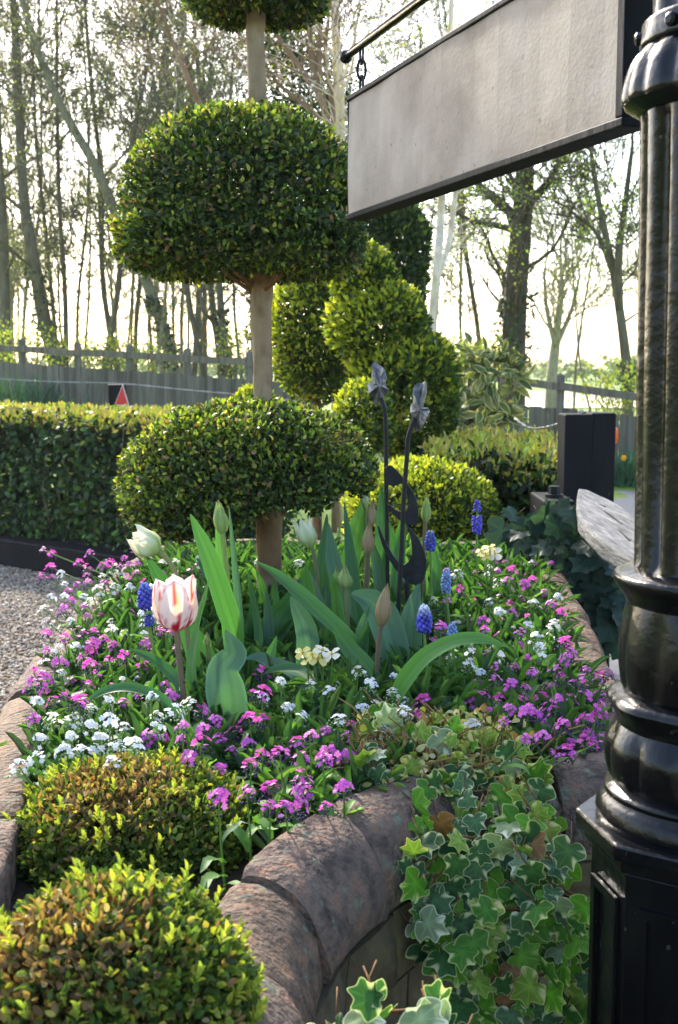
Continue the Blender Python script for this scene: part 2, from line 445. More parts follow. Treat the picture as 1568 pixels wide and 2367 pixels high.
# ------------------------------------------------------------------ fences
def fence_line():
    A = atY(0, 835, 20.0); B = atY(1468, 960, 15.6)
    d = Vector((B.x - A.x, B.y - A.y, 0)); return A, B, d
FA, FB, FD = fence_line()
def fence_pt(xpx):                # the fence's ground position seen at column xpx
    k = (xpx - CX) / F
    r_ = ray(xpx, 900); k = r_.x / r_.y
    t = (k * FA.y - FA.x) / (FD.x - k * FD.y)
    return Vector((FA.x + FD.x * t, FA.y + FD.y * t, 0))
def fence_z(xpx, ypx): p = fence_pt(xpx); return atY(xpx, ypx, p.y).z
fdir = FD.normalized(); fnorm = Vector((fdir.y, -fdir.x, 0))
if fnorm.y > 0: fnorm = -fnorm
def build_fence(label, x0, x1, postx, ytop_rail, ytop_board, base_gap, bw):
    p0, p1 = fence_pt(x0), fence_pt(x1)
    L = (p1 - p0).length
    root = thing('paling_fence', label, 'fence', (p0 + p1) / 2)
    def zr(t): return lerp(fence_z(x0, ytop_rail[0]), fence_z(x1, ytop_rail[1]), t)
    def zb(t): return lerp(fence_z(x0, ytop_board[0]), fence_z(x1, ytop_board[1]), t)
    q = 0.0
    while q < L:
        wdt = bw * R.uniform(.8, 1.15)
        c = p0 + fdir * (q + wdt / 2); t = (q + wdt / 2) / L
        zt = zb(t) + R.uniform(-.014, .014); z0 = hgt(c.x, c.y) - .03
        m = MB(); sh = R.uniform(.7, 1.15); th = .011
        tilt = R.uniform(-.006, .006); off = fnorm * (.03 + R.uniform(0, .008))
        hw = wdt / 2 - .003
        vs = []
        for s_ in (0, 1):
            for e in (-hw, hw):
                for f in (-th, th):
                    vs.append(c + off + fdir * (e + tilt * s_) + fnorm * f + Vector((0, 0, zt if s_ else z0)))
        m.add(vs, [(0,2,3,1),(4,5,7,6),(0,1,5,4),(2,6,7,3),(0,4,6,2),(1,3,7,5)], (sh, sh*.99, sh*.96))
        m.obj('board', M['fence_wood'], root)
        q += wdt
    for xp in postx:
        c = fence_pt(xp); t = (c - p0).length / L
        m = MB(); zt = zr(t) + .09
        m.box((c.x-.05, c.y-.05, hgt(c.x, c.y)-.05), (c.x+.05, c.y+.05, zt), (.95, .95, .95))
        m.add([(c.x-.05,c.y-.05,zt+.001),(c.x+.05,c.y-.05,zt+.001),(c.x+.05,c.y+.05,zt+.001),(c.x-.05,c.y+.05,zt+.001),(c.x,c.y,zt+.035)], [(0,1,4),(1,2,4),(2,3,4),(3,0,4)], (.95,.95,.95))
        m.obj('post', M['fence_wood'], root)
    px_ = [x0] + list(postx) + [x1]
    for a, b in zip(px_[:-1], px_[1:]):
        pa, pb = fence_pt(a), fence_pt(b)
        ta, tb = (pa - p0).length / L, (pb - p0).length / L
        A_ = pa + Vector((0, 0, zr(ta) - .05)) + fnorm * .072; B_ = pb + Vector((0, 0, zr(tb) - .05 + R.uniform(-.02, .02))) + fnorm * .072
        m = MB(); m.obox(A_, B_ - A_, .02, .05, (B_ - A_).length - .01, (1.05, 1.0, .92)); m.obj('top_rail', M['fence_wood'], root)
        A2 = pa + Vector((0, 0, zb(ta) - .28)) - fnorm * .025; B2 = pb + Vector((0, 0, zb(tb) - .28)) - fnorm * .025
        m = MB(); m.obox(A2, B2 - A2, .02, .04, (B2 - A2).length, (.8, .8, .8)); m.obj('lower_rail', M['fence_wood'], root)
    return root
build_fence('weathered grey paling fence with top rail behind the clipped hedge on the left', -90, 700, (55, 182, 302, 435, 577), (790, 838), (829, 886), 0, .115)
build_fence('grey paling fence with top rail beside the road behind the black post', 1040, 2000, (1090, 1295, 1540, 1830), (851, 972), (920, 1010), 0, .105)

# ------------------------------------------------------------------ trees of the wood
BARK_D = (.66, .63, .52); BARK_G = (1.05, 1.04, .84); BIRCH = (3.2, 3.0, 2.9); PINKB = (1.25, .92, .74)
class TreeB:
    def __init__(s, rng, leafc, leaf_n=1, twig=.007, leafsize=.05):
        s.r = rng; s.tr = MB(); s.br = MB(); s.lp, s.la, s.lc, s.ls = [], [], [], []
        s.leafc = leafc; s.leaf_n = leaf_n; s.twig = twig; s.lsz = leafsize
    def branch(s, p, d, L, r, lev, maxlev, c, upb=.12, wig=.22, spread=.75):
        n = 5 if lev < 2 else 3
        pts, rad = [p.copy()], [r]
        d = d.normalized()
        for i in range(n):
            d = (d + Vector((s.r.gauss(0, wig), s.r.gauss(0, wig), s.r.gauss(0, wig * .7) + upb * (.6 if lev else .3)))).normalized()
            pts.append(pts[-1] + d * (L / n)); rad.append(max(s.twig, lerp(r, r * .3, (i + 1) / n)))
        s.br.tube(pts, rad, 5 if lev == 1 else (4 if lev == 2 else 3), c, cap=False)
        if lev < maxlev:
            k = s.r.randint(3, 5) if lev < 3 else s.r.randint(2, 4)
            for j in range(k):
                t = s.r.uniform(.2, 1.0); i = min(int(t * n), n - 1)
                q = pts[i].lerp(pts[i+1], t * n - i)
                dd = (pts[i+1] - pts[i]).normalized()
                rv = Vector((s.r.gauss(0, 1), s.r.gauss(0, 1), s.r.gauss(0, .8))); rv = (rv - dd * rv.dot(dd)).normalized()
                s.branch(q, dd + rv * s.r.uniform(spread * .6, spread * 1.3), L * s.r.uniform(.4, .68), max(s.twig, rad[i] * s.r.uniform(.4, .6)), lev + 1, maxlev, c, upb, wig, spread)
        if lev >= maxlev - 1:
            for _ in range(s.leaf_n):
                if s.r.random() < .85:
                    i = s.r.randint(1, n); s.lp.append(pts[i] + Vector((s.r.gauss(0, .06), s.r.gauss(0, .06), s.r.gauss(0, .06))))
                    s.la.append((s.r.gauss(0, 1), s.r.gauss(0, 1), s.r.gauss(0, 1)))
                    cc = s.r.choice(s.leafc); k = s.r.uniform(.75, 1.25)
                    s.lc.append((cc[0]*k, cc[1]*k, cc[2]*k)); s.ls.append(s.lsz * s.r.uniform(.6, 1.3))
    def trunk(s, pts, rad, c, sides=9, nb=10, t0=.3, blen=2.2, maxlev=4, brad=.4, upb=.12, spread=.8, sub=4):
        P = catmull(pts, sub); rr = [interp(i, np.linspace(0, len(P)-1, len(rad)), rad) for i in range(len(P))]
        s.tr.tube(P, rr, sides, c, cap=True)
        for j in range(nb):
            t = t0 + (1 - t0) * (j + s.r.random()) / nb
            i = min(int(t * (len(P) - 1)), len(P) - 2)
            q = P[i].lerp(P[i+1], s.r.random()); d = (P[i+1] - P[i]).normalized()
            a = s.r.uniform(0, 6.28); side = Vector((math.cos(a), math.sin(a), s.r.uniform(.0, .5)))
            s.branch(q, d * s.r.uniform(.2, .9) + side * spread, blen * s.r.uniform(.55, 1.15), max(s.twig * 1.5, rr[i] * brad * s.r.uniform(.5, 1)), 1, maxlev, c, upb)
        s.branch(P[-1], P[-1] - P[-2], blen * .8, max(rr[-1] * .9, s.twig), 1, maxlev, c, upb)
    def build(s, root, barkmat, leafmat, shared=None):
        off = wloc(root)
        s.tr.obj('trunk', barkmat, root, smooth=True); s.br.obj('branches', barkmat, root, smooth=True)
        if s.lp:
            n = len(s.lp)
            leaf_obj('leaves', leaf_arrays(np.array([tuple(p) for p in s.lp]), np.array(s.la), NR.normal(size=(n, 3)), np.array(s.ls), np.array(s.ls) * .7, np.array(s.lc), DIA), leafmat, root)

YOUNG = [(.34, .36, .05), (.26, .33, .05), (.42, .38, .08), (.20, .28, .05)]
BLOSS = [(.75, .73, .70), (.68, .66, .66), (.8, .78, .72), (.34, .36, .08)]
FRESH = [(.20, .34, .05), (.28, .40, .07), (.36, .42, .08)]

def ivy_sleeve(root, pts, rad, n, sz=.07):
    P = catmull(pts, 6); ps, ns = [], []
    for _ in range(n):
        t = R.random() ** .9 * (len(P) - 1); i = min(int(t), len(P) - 2)
        q = P[i].lerp(P[i+1], t - i); a = R.uniform(0, 6.28); rr = interp(t, np.linspace(0, len(P)-1, len(rad)), rad) * R.uniform(.95, 1.5)
        nn = Vector((math.cos(a), math.sin(a), .25)); ps.append(tuple(q + nn * rr)); ns.append(tuple(nn))
    ps, ns = np.array(ps), np.array(ns)
    A = ns * .4 + NR.normal(size=(n, 3)) * .5 - np.array([0, 0, .5])
    leaf_obj('ivy_foliage', leaf_arrays(ps, A, ns, sz * NR.uniform(.7, 1.3, n), sz * NR.uniform(.7, 1.1, n), pick([(.03,.05,.025),(.05,.075,.03),(.07,.10,.04)], [3,3,1], n), HEX), M['leaf'], root)

def custom_tree(name, label, pxpts, Y, wpx, c, leafc, seed, nb=9, t0=.35, blen=2.0, maxlev=4, leaf_n=1, ivy=None, extra=(), mat='bark', twig=.008, leafsize=.05, lmat='leaf_bright', upb=.12, group=None, spread=.8, ext=3.0, ground=True):
    rng = random.Random(seed)
    pts = [atY(x, y, Y + rng.uniform(-.15, .15)) for x, y in pxpts]
    rad = [wv * pxm(Y) / 2 * .86 for wv in wpx]
    b0 = pts[0].copy()
    zg = hgt(b0.x, b0.y) - .05
    if ground and b0.z > zg + .05:
        pts.insert(0, Vector((b0.x + (b0.x - pts[1].x) * .15, b0.y, zg))); rad.insert(0, rad[0] * 1.15)
    if ext:
        d = (pts[-1] - pts[-2]).normalized(); pts.append(pts[-1] + d * ext); rad.append(rad[-1] * .45)
    root = thing(name, label, 'tree', (pts[0].x, pts[0].y, zg if ground else pts[0].z), group)
    tb = TreeB(rng, leafc, leaf_n, twig, leafsize)
    tb.trunk(pts, rad, c, 9, nb, t0, blen, maxlev, upb=upb, spread=spread)
    for (ex, ew, en) in extra:       # further main stems, in the same trunk mesh
        ep = [atY(x, y, Y + rng.uniform(-.5, .5) * (i > 0)) for i, (x, y) in enumerate(ex)]
        tb.trunk(ep, [v * pxm(Y) / 2 for v in ew], c, 7, en, .15, blen * .8, maxlev, upb=upb, spread=spread)
    tb.build(root, M[mat], M[lmat])
    if ivy: ivy_sleeve(root, [atY(x, y, Y) for x, y in ivy[0]], [v * pxm(Y) / 2 for v in ivy[1]], ivy[2])
    return root

custom_tree('woodland_tree', 'leaning grey tree with ivy at its foot, bending left behind the fence', [(402,858),(350,680),(262,480),(214,372),(150,262),(92,130),(58,20)], 24, (34,30,27,25,22,19,16), BARK_G, YOUNG, 1, nb=12, blen=2.6, leaf_n=2, ivy=([(404,858),(378,760),(350,690)], (36,34,30), 420))
custom_tree('woodland_tree', 'stout ivy-clad tree leaning left near the left end of the fence', [(132,838),(104,745),(80,610),(58,480),(48,330),(40,150),(30,-30)], 25, (44,38,32,28,24,20,16), BARK_D, YOUNG, 2, nb=11, blen=2.6, leaf_n=2, ivy=([(132,838),(104,745),(82,620)], (46,42,34), 500))
custom_tree('woodland_tree', 'dark upright tree at the left edge of the photograph', [(12,830),(10,640),(4,480),(-6,300),(-10,60)], 25, (32,28,25,22,18), BARK_D, YOUNG, 3, nb=10, blen=2.5, leaf_n=2)
custom_tree('woodland_tree', 'small dark ivy-covered tree with one limb reaching left, beside the topiary stem', [(528,872),(518,790),(510,700),(506,610),(515,480)], 23, (24,21,19,16,12), BARK_D, YOUNG, 4, nb=8, blen=1.6, leaf_n=1, ivy=([(528,872),(518,790),(512,720)], (26,24,20), 260), extra=[([(520,780),(496,742),(470,718),(462,660)], (12,10,8,5), 3)])
custom_tree('woodland_tree', 'dark ivy-covered tree just left of the topiary stem', [(592,872),(588,760),(584,640),(572,480),(580,300)], 23.5, (26,23,20,17,12), BARK_D, YOUNG, 5, nb=8, blen=1.8, leaf_n=1, ivy=([(592,872),(588,760),(584,650)], (28,24,22), 300))
custom_tree('oak_tree', 'thick dark-trunked tree with yellow young leaves below the hanging sign', [(1186,858),(1192,700),(1202,560),(1212,440),(1216,340)], 22, (68,62,57,52,46), (.42,.38,.33), YOUNG, 6, nb=15, t0=.22, blen=2.4, leaf_n=4, leafsize=.045, extra=[([(1205,520),(1160,470),(1100,420),(1060,340)], (26,20,15,10), 6), ([(1212,470),(1260,430),(1300,360)], (24,16,10), 5)], ivy=([(1186,858),(1190,760),(1194,690)], (70,66,62), 500))
custom_tree('woodland_tree', 'multi-stemmed tree with fresh green leaves next to the black lamp post', [(1452,900),(1444,800),(1424,660),(1404,560),(1380,440),(1360,300)], 20, (30,26,22,18,14,10), BARK_D, FRESH, 7, nb=10, blen=2.2, leaf_n=4, leafsize=.05, extra=[([(1432,720),(1430,600),(1444,480),(1462,340)], (20,18,14,9), 6), ([(1420,640),(1380,540),(1335,500)], (14,10,6), 4)], ivy=([(1452,905),(1446,840)], (34,30), 160))
custom_tree('field_tree', 'pale distant tree with fan of bare limbs standing in the field', [(1276,872),(1284,800),(1288,760)], 48, (30,26,20), (1.25,1.25,1.05), YOUNG, 8, nb=7, t0=.45, blen=4.2, leaf_n=1, twig=.016, ext=2.0, extra=[([(1284,800),(1265,720),(1258,640)], (14,10,6), 4), ([(1285,800),(1320,720),(1340,640)], (14,10,6), 4), ([(1286,790),(1298,700),(1296,600)], (14,10,6), 4)], leafsize=.08)  # bark colour paled, haze of distance painted into it
custom_tree('birch_tree', 'slender white birch behind the spiral topiary, running up under the sign', [(998,800),(1004,700),(1012,600),(1019,500),(1024,400),(1034,250),(1042,60)], 11, (25,24,22,21,20,17,14), BIRCH, YOUNG, 9, nb=9, t0=.45, blen=1.5, leaf_n=2, twig=.004, leafsize=.03, extra=[([(1010,640),(1036,570),(1050,470),(1062,330),(1080,120)], (14,14,13,11,8), 6)])
custom_tree('birch_tree', 'white birch trunk rising between the two upper topiary balls and the sign', [(792,700),(790,480),(786,280),(780,140),(773,0)], 11.5, (31,30,29,27,24), BIRCH, YOUNG, 10, nb=8, t0=.5, blen=1.5, leaf_n=2, twig=.004, leafsize=.03)
custom_tree('blossom_tree', 'pinkish many-stemmed cherry with white blossom beside the top of the topiary', [(775,640),(766,420),(758,290),(728,170),(716,60),(700,-40)], 11, (22,21,19,16,13,10), PINKB, BLOSS, 11, nb=6, t0=.5, blen=1.3, maxlev=3, leaf_n=3, twig=.004, leafsize=.035, lmat='petal', ext=1.2,
            extra=[([(764,330),(742,230),(690,150),(640,80),(610,0)], (16,14,12,10,7), 6), ([(768,330),(748,240),(738,130),(742,20)], (15,14,12,9), 5), ([(760,300),(700,240),(640,190),(600,120)], (12,10,8,5), 5), ([(772,340),(768,240),(752,140),(760,40)], (13,12,11,8), 5)])
custom_tree('blossom_tree', 'leaning pink-barked young tree above the left shoulder of the topiary', [(608,880),(604,660),(548,400),(462,240),(425,160),(404,112),(378,40)], 12, (18,18,17,16,14,11,8), PINKB, BLOSS, 12, nb=9, t0=.45, blen=1.7, leaf_n=3, twig=.004, leafsize=.035, lmat='petal', ext=1.0)

# shared woodland trees: a few shapes, many individuals
def proto_tree(seed, H, r, lean, leafc, leaf_n, c, maxlev=4, nb=12, blen=2.2):
    rng = random.Random(seed)
    pts = [Vector((0, 0, -.1))]; x = y = 0
    for i in range(1, 6):
        x += lean[0] * H / 5 + rng.gauss(0, .12); y += lean[1] * H / 5 + rng.gauss(0, .12); pts.append(Vector((x, y, H * i / 5)))
    tb = TreeB(rng, leafc, leaf_n, .009, .042)
    tb.trunk(pts, [r, r*.85, r*.72, r*.58, r*.42, r*.25], c, 7, nb, .18, blen, maxlev)
    tr = tb.tr.mesh('trunk', M['bark'], smooth=True); br = tb.br.mesh('branches', M['bark'], smooth=True)
    lf = None
    if tb.lp:
        n = len(tb.lp)
        V, T, C = leaf_arrays(np.array([tuple(p) for p in tb.lp]), np.array(tb.la), NR.normal(size=(n, 3)), np.array(tb.ls), np.array(tb.ls) * .7, np.array(tb.lc), DIA)
        lf = np_mesh('leaves', V, T, C, M['leaf_bright'])
    return tr, br, lf
protos = [proto_tree(21, 11, .085, (.03, 0), YOUNG, 3, BARK_D, nb=18), proto_tree(22, 12, .06, (-.10, 0), YOUNG, 3, BARK_G, nb=16),
          proto_tree(23, 10, .055, (.08, 0), YOUNG, 3, BARK_G), proto_tree(24, 12.5, .09, (-.04, 0), FRESH, 1, BARK_D, nb=14),
          proto_tree(25, 9, .045, (-.02, 0), FRESH, 3, BARK_G, nb=9)]
def place_tree(k, X, Y, s, rz, label, group):
    tr, br, lf = protos[k]
    z = hgt(X, Y)
    root = thing('woodland_tree', label, 'tree', (X, Y, z), group)
    root.rotation_euler = (rr.uniform(-.06, .06), rr.uniform(-.17, .13), rz); root.scale = (s*.8, s*.8, s)
    link('trunk', tr, root); link('branches', br, root)
    if lf:
        o = link('leaves', lf, root); o['kind'] = 'stuff'
spots = []
rr = random.Random(5)
for i in range(42):
    for _ in range(30):
        xp = rr.uniform(-60, 600); Y = rr.uniform(23, 40)
        X = ray(xp, 850).x / ray(xp, 850).y * Y
        if all((X-a)**2 + (Y-b)**2 > 1.1 for a, b in spots): break
    spots.append((X, Y))
    place_tree(rr.randrange(5), X, Y, rr.uniform(.75, 1.15), rr.uniform(-.7, .7), 'thin bare-branched tree in the crowded wood behind the left fence', 'thin trees of the wood on the left')
for i in range(9):
    xp = [640, 705, 830, 900, 955, 1085, 1120, 1330, 1385][i]; Y = rr.uniform(26, 42)
    X = ray(xp, 850).x / ray(xp, 850).y * Y
    place_tree(rr.randrange(5), X, Y, rr.uniform(.8, 1.1), rr.uniform(-.7, .7), 'slim bare tree standing beyond the topiary and the sign', 'slim trees beyond the topiary')

for i in range(7):
    xp = 1530 + i*90 + rr.uniform(-25, 25); Y = rr.uniform(22, 36); X = ray(xp, 850).x / ray(xp, 850).y * Y
    place_tree(rr.randrange(5), X, Y, rr.uniform(.8, 1.1), rr.uniform(-.7, .7), 'thin tree beyond the road fence, right of the lamp post', 'thin trees right of the lamp post')
# evergreen behind the upper stem, thickets along the fence, far hedgerow
def bush(name, label, cat, blobs, dens, L, W, cols, pr, mat, bump=.15, depth=(.3, 1.05), tpl=DIA, group=None, stems=0):
    c0 = Vector(blobs[0][0])
    root = thing(name, label, cat, (c0.x, c0.y, hgt(c0.x, c0.y)), group)
    a = foliage(blobs, dens, L, W, lambda P, N, H: pick(cols, pr, len(P)), depth, bump, 3.5, .5, .3, 1.2, tpl)
    leaf_obj('foliage', a, M[mat], root)
    if stems:
        m = MB()
        for _ in range(stems):
            b = R.choice(blobs); c = Vector(b[0])
            e = c + Vector((R.gauss(0, b[1][0]*.5), R.gauss(0, b[1][1]*.5), R.uniform(-.2, .8) * b[1][2]))
            p0 = Vector((c.x + R.gauss(0, b[1][0]*.4), c.y + R.gauss(0, b[1][1] * .3), hgt(c.x, c.y)))
            m.tube(catmull([p0, p0.lerp(e, .5) + Vector((R.gauss(0, .1), R.gauss(0, .1), .05)), e], 3), [.018, .015, .012, .01, .008, .007, .005][:7], 4, (.8, .75, .65))
        m.obj('stems', M['bark'], root)
    return root
p = atY(662, 150, 15)
bush('evergreen_tree', 'dark evergreen half hidden behind the top of the topiary', 'tree', [((p.x, 15, p.z - .1), (.55, .5, .9, 1.4), 2), ((p.x+.5, 15.3, p.z-.6), (.45, .5, .8, 1.2), 2)], 900, .07, .035, [(.03,.05,.02),(.05,.08,.03),(.09,.13,.04)], [3,3,1], 'leaf', stems=8)
for (xp, yp, Y, rx, rz, lab) in [(20, 800, 21.8, 1.1, .55, 'yellow-green sapling thicket behind the far left of the fence'), (250, 815, 22.5, 1.3, .45, 'sparse yellow-green undergrowth behind the fence under the leaning tree'), (560, 800, 22.5, .6, .6, 'twiggy bush behind the fence beside the topiary stem'),
                                 (1440, 900, 18.0, .8, .45, 'brown twiggy bush with green shoots beyond the road fence'), (1090, 830, 20, .7, .5, 'loose green bush in front of the field, behind the variegated shrub')]:
    p = atY(xp, yp, Y)
    bush('undergrowth_bush', lab, 'bush', [((p.x, Y, p.z), (rx, .5, rz, rz * 1.2), 2)], 190, .07, .045, YOUNG + [(.16, .20, .05)], [3,3,1,2,3], 'leaf_bright', stems=26)
for i in range(15):
    xp = -60 + i * 125 + R.uniform(-30, 30); Y = R.uniform(150, 210)
    X = ray(xp, 850).x / ray(xp, 850).y * Y; hh = R.uniform(2.2, 5)
    if 1240 < xp < 1330: hh = 2.0
    bush('hedgerow_tree', 'hazy rounded tree in the far hedgerow on the horizon', 'tree', [((X, Y, hh * .5 - .3), (R.uniform(5, 9), 3, hh * .7, hh * .5), 2)], 3.0, .8, .6, [(.10,.14,.05),(.14,.18,.07),(.20,.22,.09)], [2,2,1], 'leaf_matt', group='trees of the far hedgerow')

# ------------------------------------------------------------------ hedges, sleepers, posts and chains behind the bed
def hedge(name, label, corners, z0, z1, dens, L, W, oldc, newc, top_new=.85, fuzz=.05, stems=True):
    """corners: four plan points (front-left, front-right, back-right, back-left)"""
    c = [Vector((*q, 0)) for q in corners]
    ctr = sum(c, Vector()) / 4
    root = thing(name, label, 'hedge', (ctr.x, ctr.y, z0))
    Ps, Ns, Tp = [], [], []
    ex = [(c[0], c[1]), (c[1], c[2]), (c[3], c[0])]
    for a, b in ex:
        Lh = (b - a).length; n = int(Lh * (z1 - z0) * dens); nn = Vector((b.y - a.y, a.x - b.x, 0)).normalized()
        t = NR.random(n); zz = NR.random(n); dp = NR.uniform(-.14, fuzz, n) + .03 * np.sin(t * Lh * 5 + zz * 4)
        rnd = np.clip((zz - .88) / .12, 0, 1) ** 2 * .1
        P = np.stack([a.x + (b.x-a.x)*t + nn.x*(dp-rnd), a.y + (b.y-a.y)*t + nn.y*(dp-rnd), z0 + (z1-z0)*zz], 1)
        Ps.append(P); Ns.append(np.tile([nn.x, nn.y, .15], (n, 1))); Tp.append(np.where(zz > .93, .5, 0.04))
    area = (c[1]-c[0]).length * (c[3]-c[0]).length
    n = int(area * dens * 1.3); u, v = NR.random(n), NR.random(n)
    A_, B_, C_, D_ = [np.array(q)[None] for q in c]
    P = (A_*(1-u)[:,None] + B_*u[:,None])*(1-v)[:,None] + (D_*(1-u)[:,None] + C_*u[:,None])*v[:,None]
    P[:, 2] = z1 + NR.uniform(-.12, fuzz*.8, n) + .015*np.sin(u*23)*np.sin(v*9)
    Ps.append(P); Ns.append(np.tile([0, 0, 1.0], (n, 1))); Tp.append(np.full(n, top_new))
    P, N, Tp = np.concatenate(Ps), np.concatenate(Ns), np.concatenate(Tp)
    n = len(P); isnew = NR.random(n) < Tp
    C = np.where(isnew[:, None], pick(newc, [1]*len(newc), n), pick(oldc, [4,4,2,1][:len(oldc)], n))
    A = N * np.where(isnew, 1.0, .4)[:, None] + NR.normal(size=(n, 3)) * np.where(isnew, .35, .6)[:, None] - np.where(isnew, 0, .25)[:, None] * np.array([[0, 0, 1.]])
    NN = N + NR.normal(size=(n, 3)) * .5
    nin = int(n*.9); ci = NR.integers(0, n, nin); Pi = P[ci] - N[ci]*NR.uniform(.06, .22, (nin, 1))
    inner = leaf_arrays(Pi, NR.normal(size=(nin,3)), N[ci]+NR.normal(size=(nin,3))*.6, L*1.25, W*1.35, pick([(.012,.022,.010),(.02,.035,.014)], [1,1], nin), HEX)  # dark leaf layer added inside to keep light from passing through
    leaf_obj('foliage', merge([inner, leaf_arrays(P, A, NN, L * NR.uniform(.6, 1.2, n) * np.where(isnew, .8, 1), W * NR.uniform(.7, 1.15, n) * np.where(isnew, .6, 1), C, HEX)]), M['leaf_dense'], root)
    m = MB()
    for i in range(int(40 * area) if stems else 0):
        u, v = R.uniform(.05, .95), R.uniform(.1, .9)
        q = (c[0]*(1-u) + c[1]*u)*(1-v) + (c[3]*(1-u) + c[2]*u)*v
        m.tube([q + Vector((0, 0, z0)), q + Vector((R.gauss(0, .1), R.gauss(0, .1), lerp(z0, z1, .5))), q + Vector((R.gauss(0, .15), R.gauss(0, .15), z1 - .06))], [.012, .009, .004], 4, (.7, .6, .5))
    if stems: m.obj('stems', M['bark'], root)
    return root
OLD = [(.018,.042,.014),(.03,.07,.018),(.048,.11,.02),(.08,.17,.025)]
NEW = [(.40,.40,.06),(.46,.36,.08),(.30,.37,.05),(.33,.27,.07)]
hv = Vector((.91, -.70)).normalized()
h0 = Vector((-3.6, 10.1)); h1 = h0 + hv * 3.6
hb = Vector((.70, .91)).normalized() * .75
hedge('clipped_hedge', 'long clipped evergreen hedge with yellow new growth on top, behind the black timber edging', [tuple(h0), tuple(h1), tuple(h1 + hb), tuple(h0 + hb)], .0, 1.14, 1900, .062, .038, OLD, NEW)
hedge('clipped_hedge', 'low clipped hedge with yellow-tipped flat top beside the black gate post', [(.40, 4.95), (.90, 4.8), (1.10, 6.3), (.35, 6.5)], .0, 1.13, 3600, .05, .026, OLD, NEW, .92)

def sleeper(label, a, b, h, t):
    root = thing('timber_sleeper', label, 'sleeper', ((a[0]+b[0])/2, (a[1]+b[1])/2, 0))
    a, b = Vector((*a, 0)), Vector((*b, 0)); d = (b - a).normalized()
    m = MB(); m.obox(a + Vector((0, 0, h * .5)), d, t/2, h * .5 - .001, (b-a).length, (1, 1, 1)); o = m.obj('beam', M['black_paint'], root); bevel(o, .012)
    nrm = Vector((d.y, -d.x, 0)); nrm = nrm if nrm.y > 0 else -nrm
    m = MB(); m.obox(a + nrm * (t*.5 + .02) + Vector((0, 0, h * .55)), d, .016, h * .55, (b-a).length, (.6, .6, .7)); m.obj('backing_board', M['black_paint'], root)
sl0 = Vector((-3.9, 10.15)); 
p1 = atZ(0, 1300, 0); p2 = atZ(250, 1341, 0)
dv = Vector((p2.x - p1.x, p2.y - p1.y)).normalized()
s0 = Vector((p1.x, p1.y)) - dv * .9; s1 = Vector((p2.x, p2.y)) + dv * 1.5
sleeper('black painted timber sleeper edging the gravel in front of the hedge', tuple(s0), tuple(s1), .21, .22)

# grass tufts at the foot of the hedge and daffodil leaves by the fence
def grass_tuft(label, cat, cx, cy, z0, rx, ry, n, L, W, cols, name='grass_tuft', group=None, flowers=()):
    root = thing(name, label, cat, (cx, cy, z0), group)
    P = np.stack([NR.normal(cx, rx, n), NR.normal(cy, ry, n), np.full(n, z0)], 1)
    A = np.stack([NR.normal(0, .35, n), NR.normal(0, .35, n), np.ones(n)], 1)
    leaf_obj('blades', leaf_arrays(P, A, NR.normal(size=(n, 3)), L * NR.uniform(.5, 1.2, n), np.full(n, W), pick(cols, [1]*len(cols), n), BLADE, 1.5), M['leaf_matt'], root)
    for (x, y, Y) in flowers:
        q = atY(x, y, Y); m = MB()
        for k in range(6):
            a = k * math.pi / 3; u_ = Vector((math.cos(a), -.3, math.sin(a))); v_ = Vector((-math.sin(a), 0, math.cos(a)))
            m.add([q, q + u_*.025 + v_*.013, q + u_*.045, q + u_*.025 - v_*.013], [(0,1,2),(0,2,3)], (.75, .45, .03))
        m.tube([q, q + Vector((0, -.03, 0))], [.012, .016], 7, (.8, .35, .02)); m.tube([Vector((q.x, q.y, z0)), q + Vector((0, .01, -.01))], .004, 4, (.10, .2, .04))
        m.obj('flower', M['petal'], root)
GR = [(.06,.13,.03),(.09,.18,.035),(.05,.10,.04)]
for i, lab in enumerate(['tuft of long grass spilling over the sleeper at the far left', 'grass tuft growing between hedge and sleeper', 'small grass tuft at the hedge foot near the flower bed']):
    q = atZ([30, 120, 205][i], [1262, 1268, 1292][i], .02); q = Vector((q.x, q.y)) + Vector((.1, .25))
    grass_tuft(lab, 'grass', q.x, q.y + .1, .0, .28 if i == 0 else .16, .07, 160 if i == 0 else 60, .38, .008, GR)
q = fence_pt(62); grass_tuft('blue-green daffodil leaves at the foot of the left fence', 'daffodils', q.x, q.y - .7, hgt(q.x, q.y), .38, .2, 260, .75, .03, [(.04,.10,.06),(.06,.13,.07)], name='daffodil_clump')
q = fence_pt(1452); grass_tuft('daffodil clump with orange flower at the foot of the road fence', 'daffodils', q.x, q.y - .45, .0, .3, .12, 330, .5, .022, [(.05,.12,.07),(.07,.15,.08)], name='daffodil_clump', flowers=[(1442,1058,14.9),(1395,1051,14.9)])
# verge of bright grass between road and fence
g = MB(); q0, q1 = fence_pt(1230), fence_pt(1660)
q1 = fence_pt(2100)
g.add([(q0.x, q0.y-1.0, .004), (q1.x, q1.y-1.2, .004), (q1.x, q1.y+.2, .006), (q0.x, q0.y+.2, .006)], [(0,1,2,3)])
tag(g.obj('grass_verge', rock_mat('verge_grass', [(0.3, (.09,.19,.02)), (0.7, (.20,.33,.04))], 12, .95, .8, 60, dist=.03)), kind='structure')

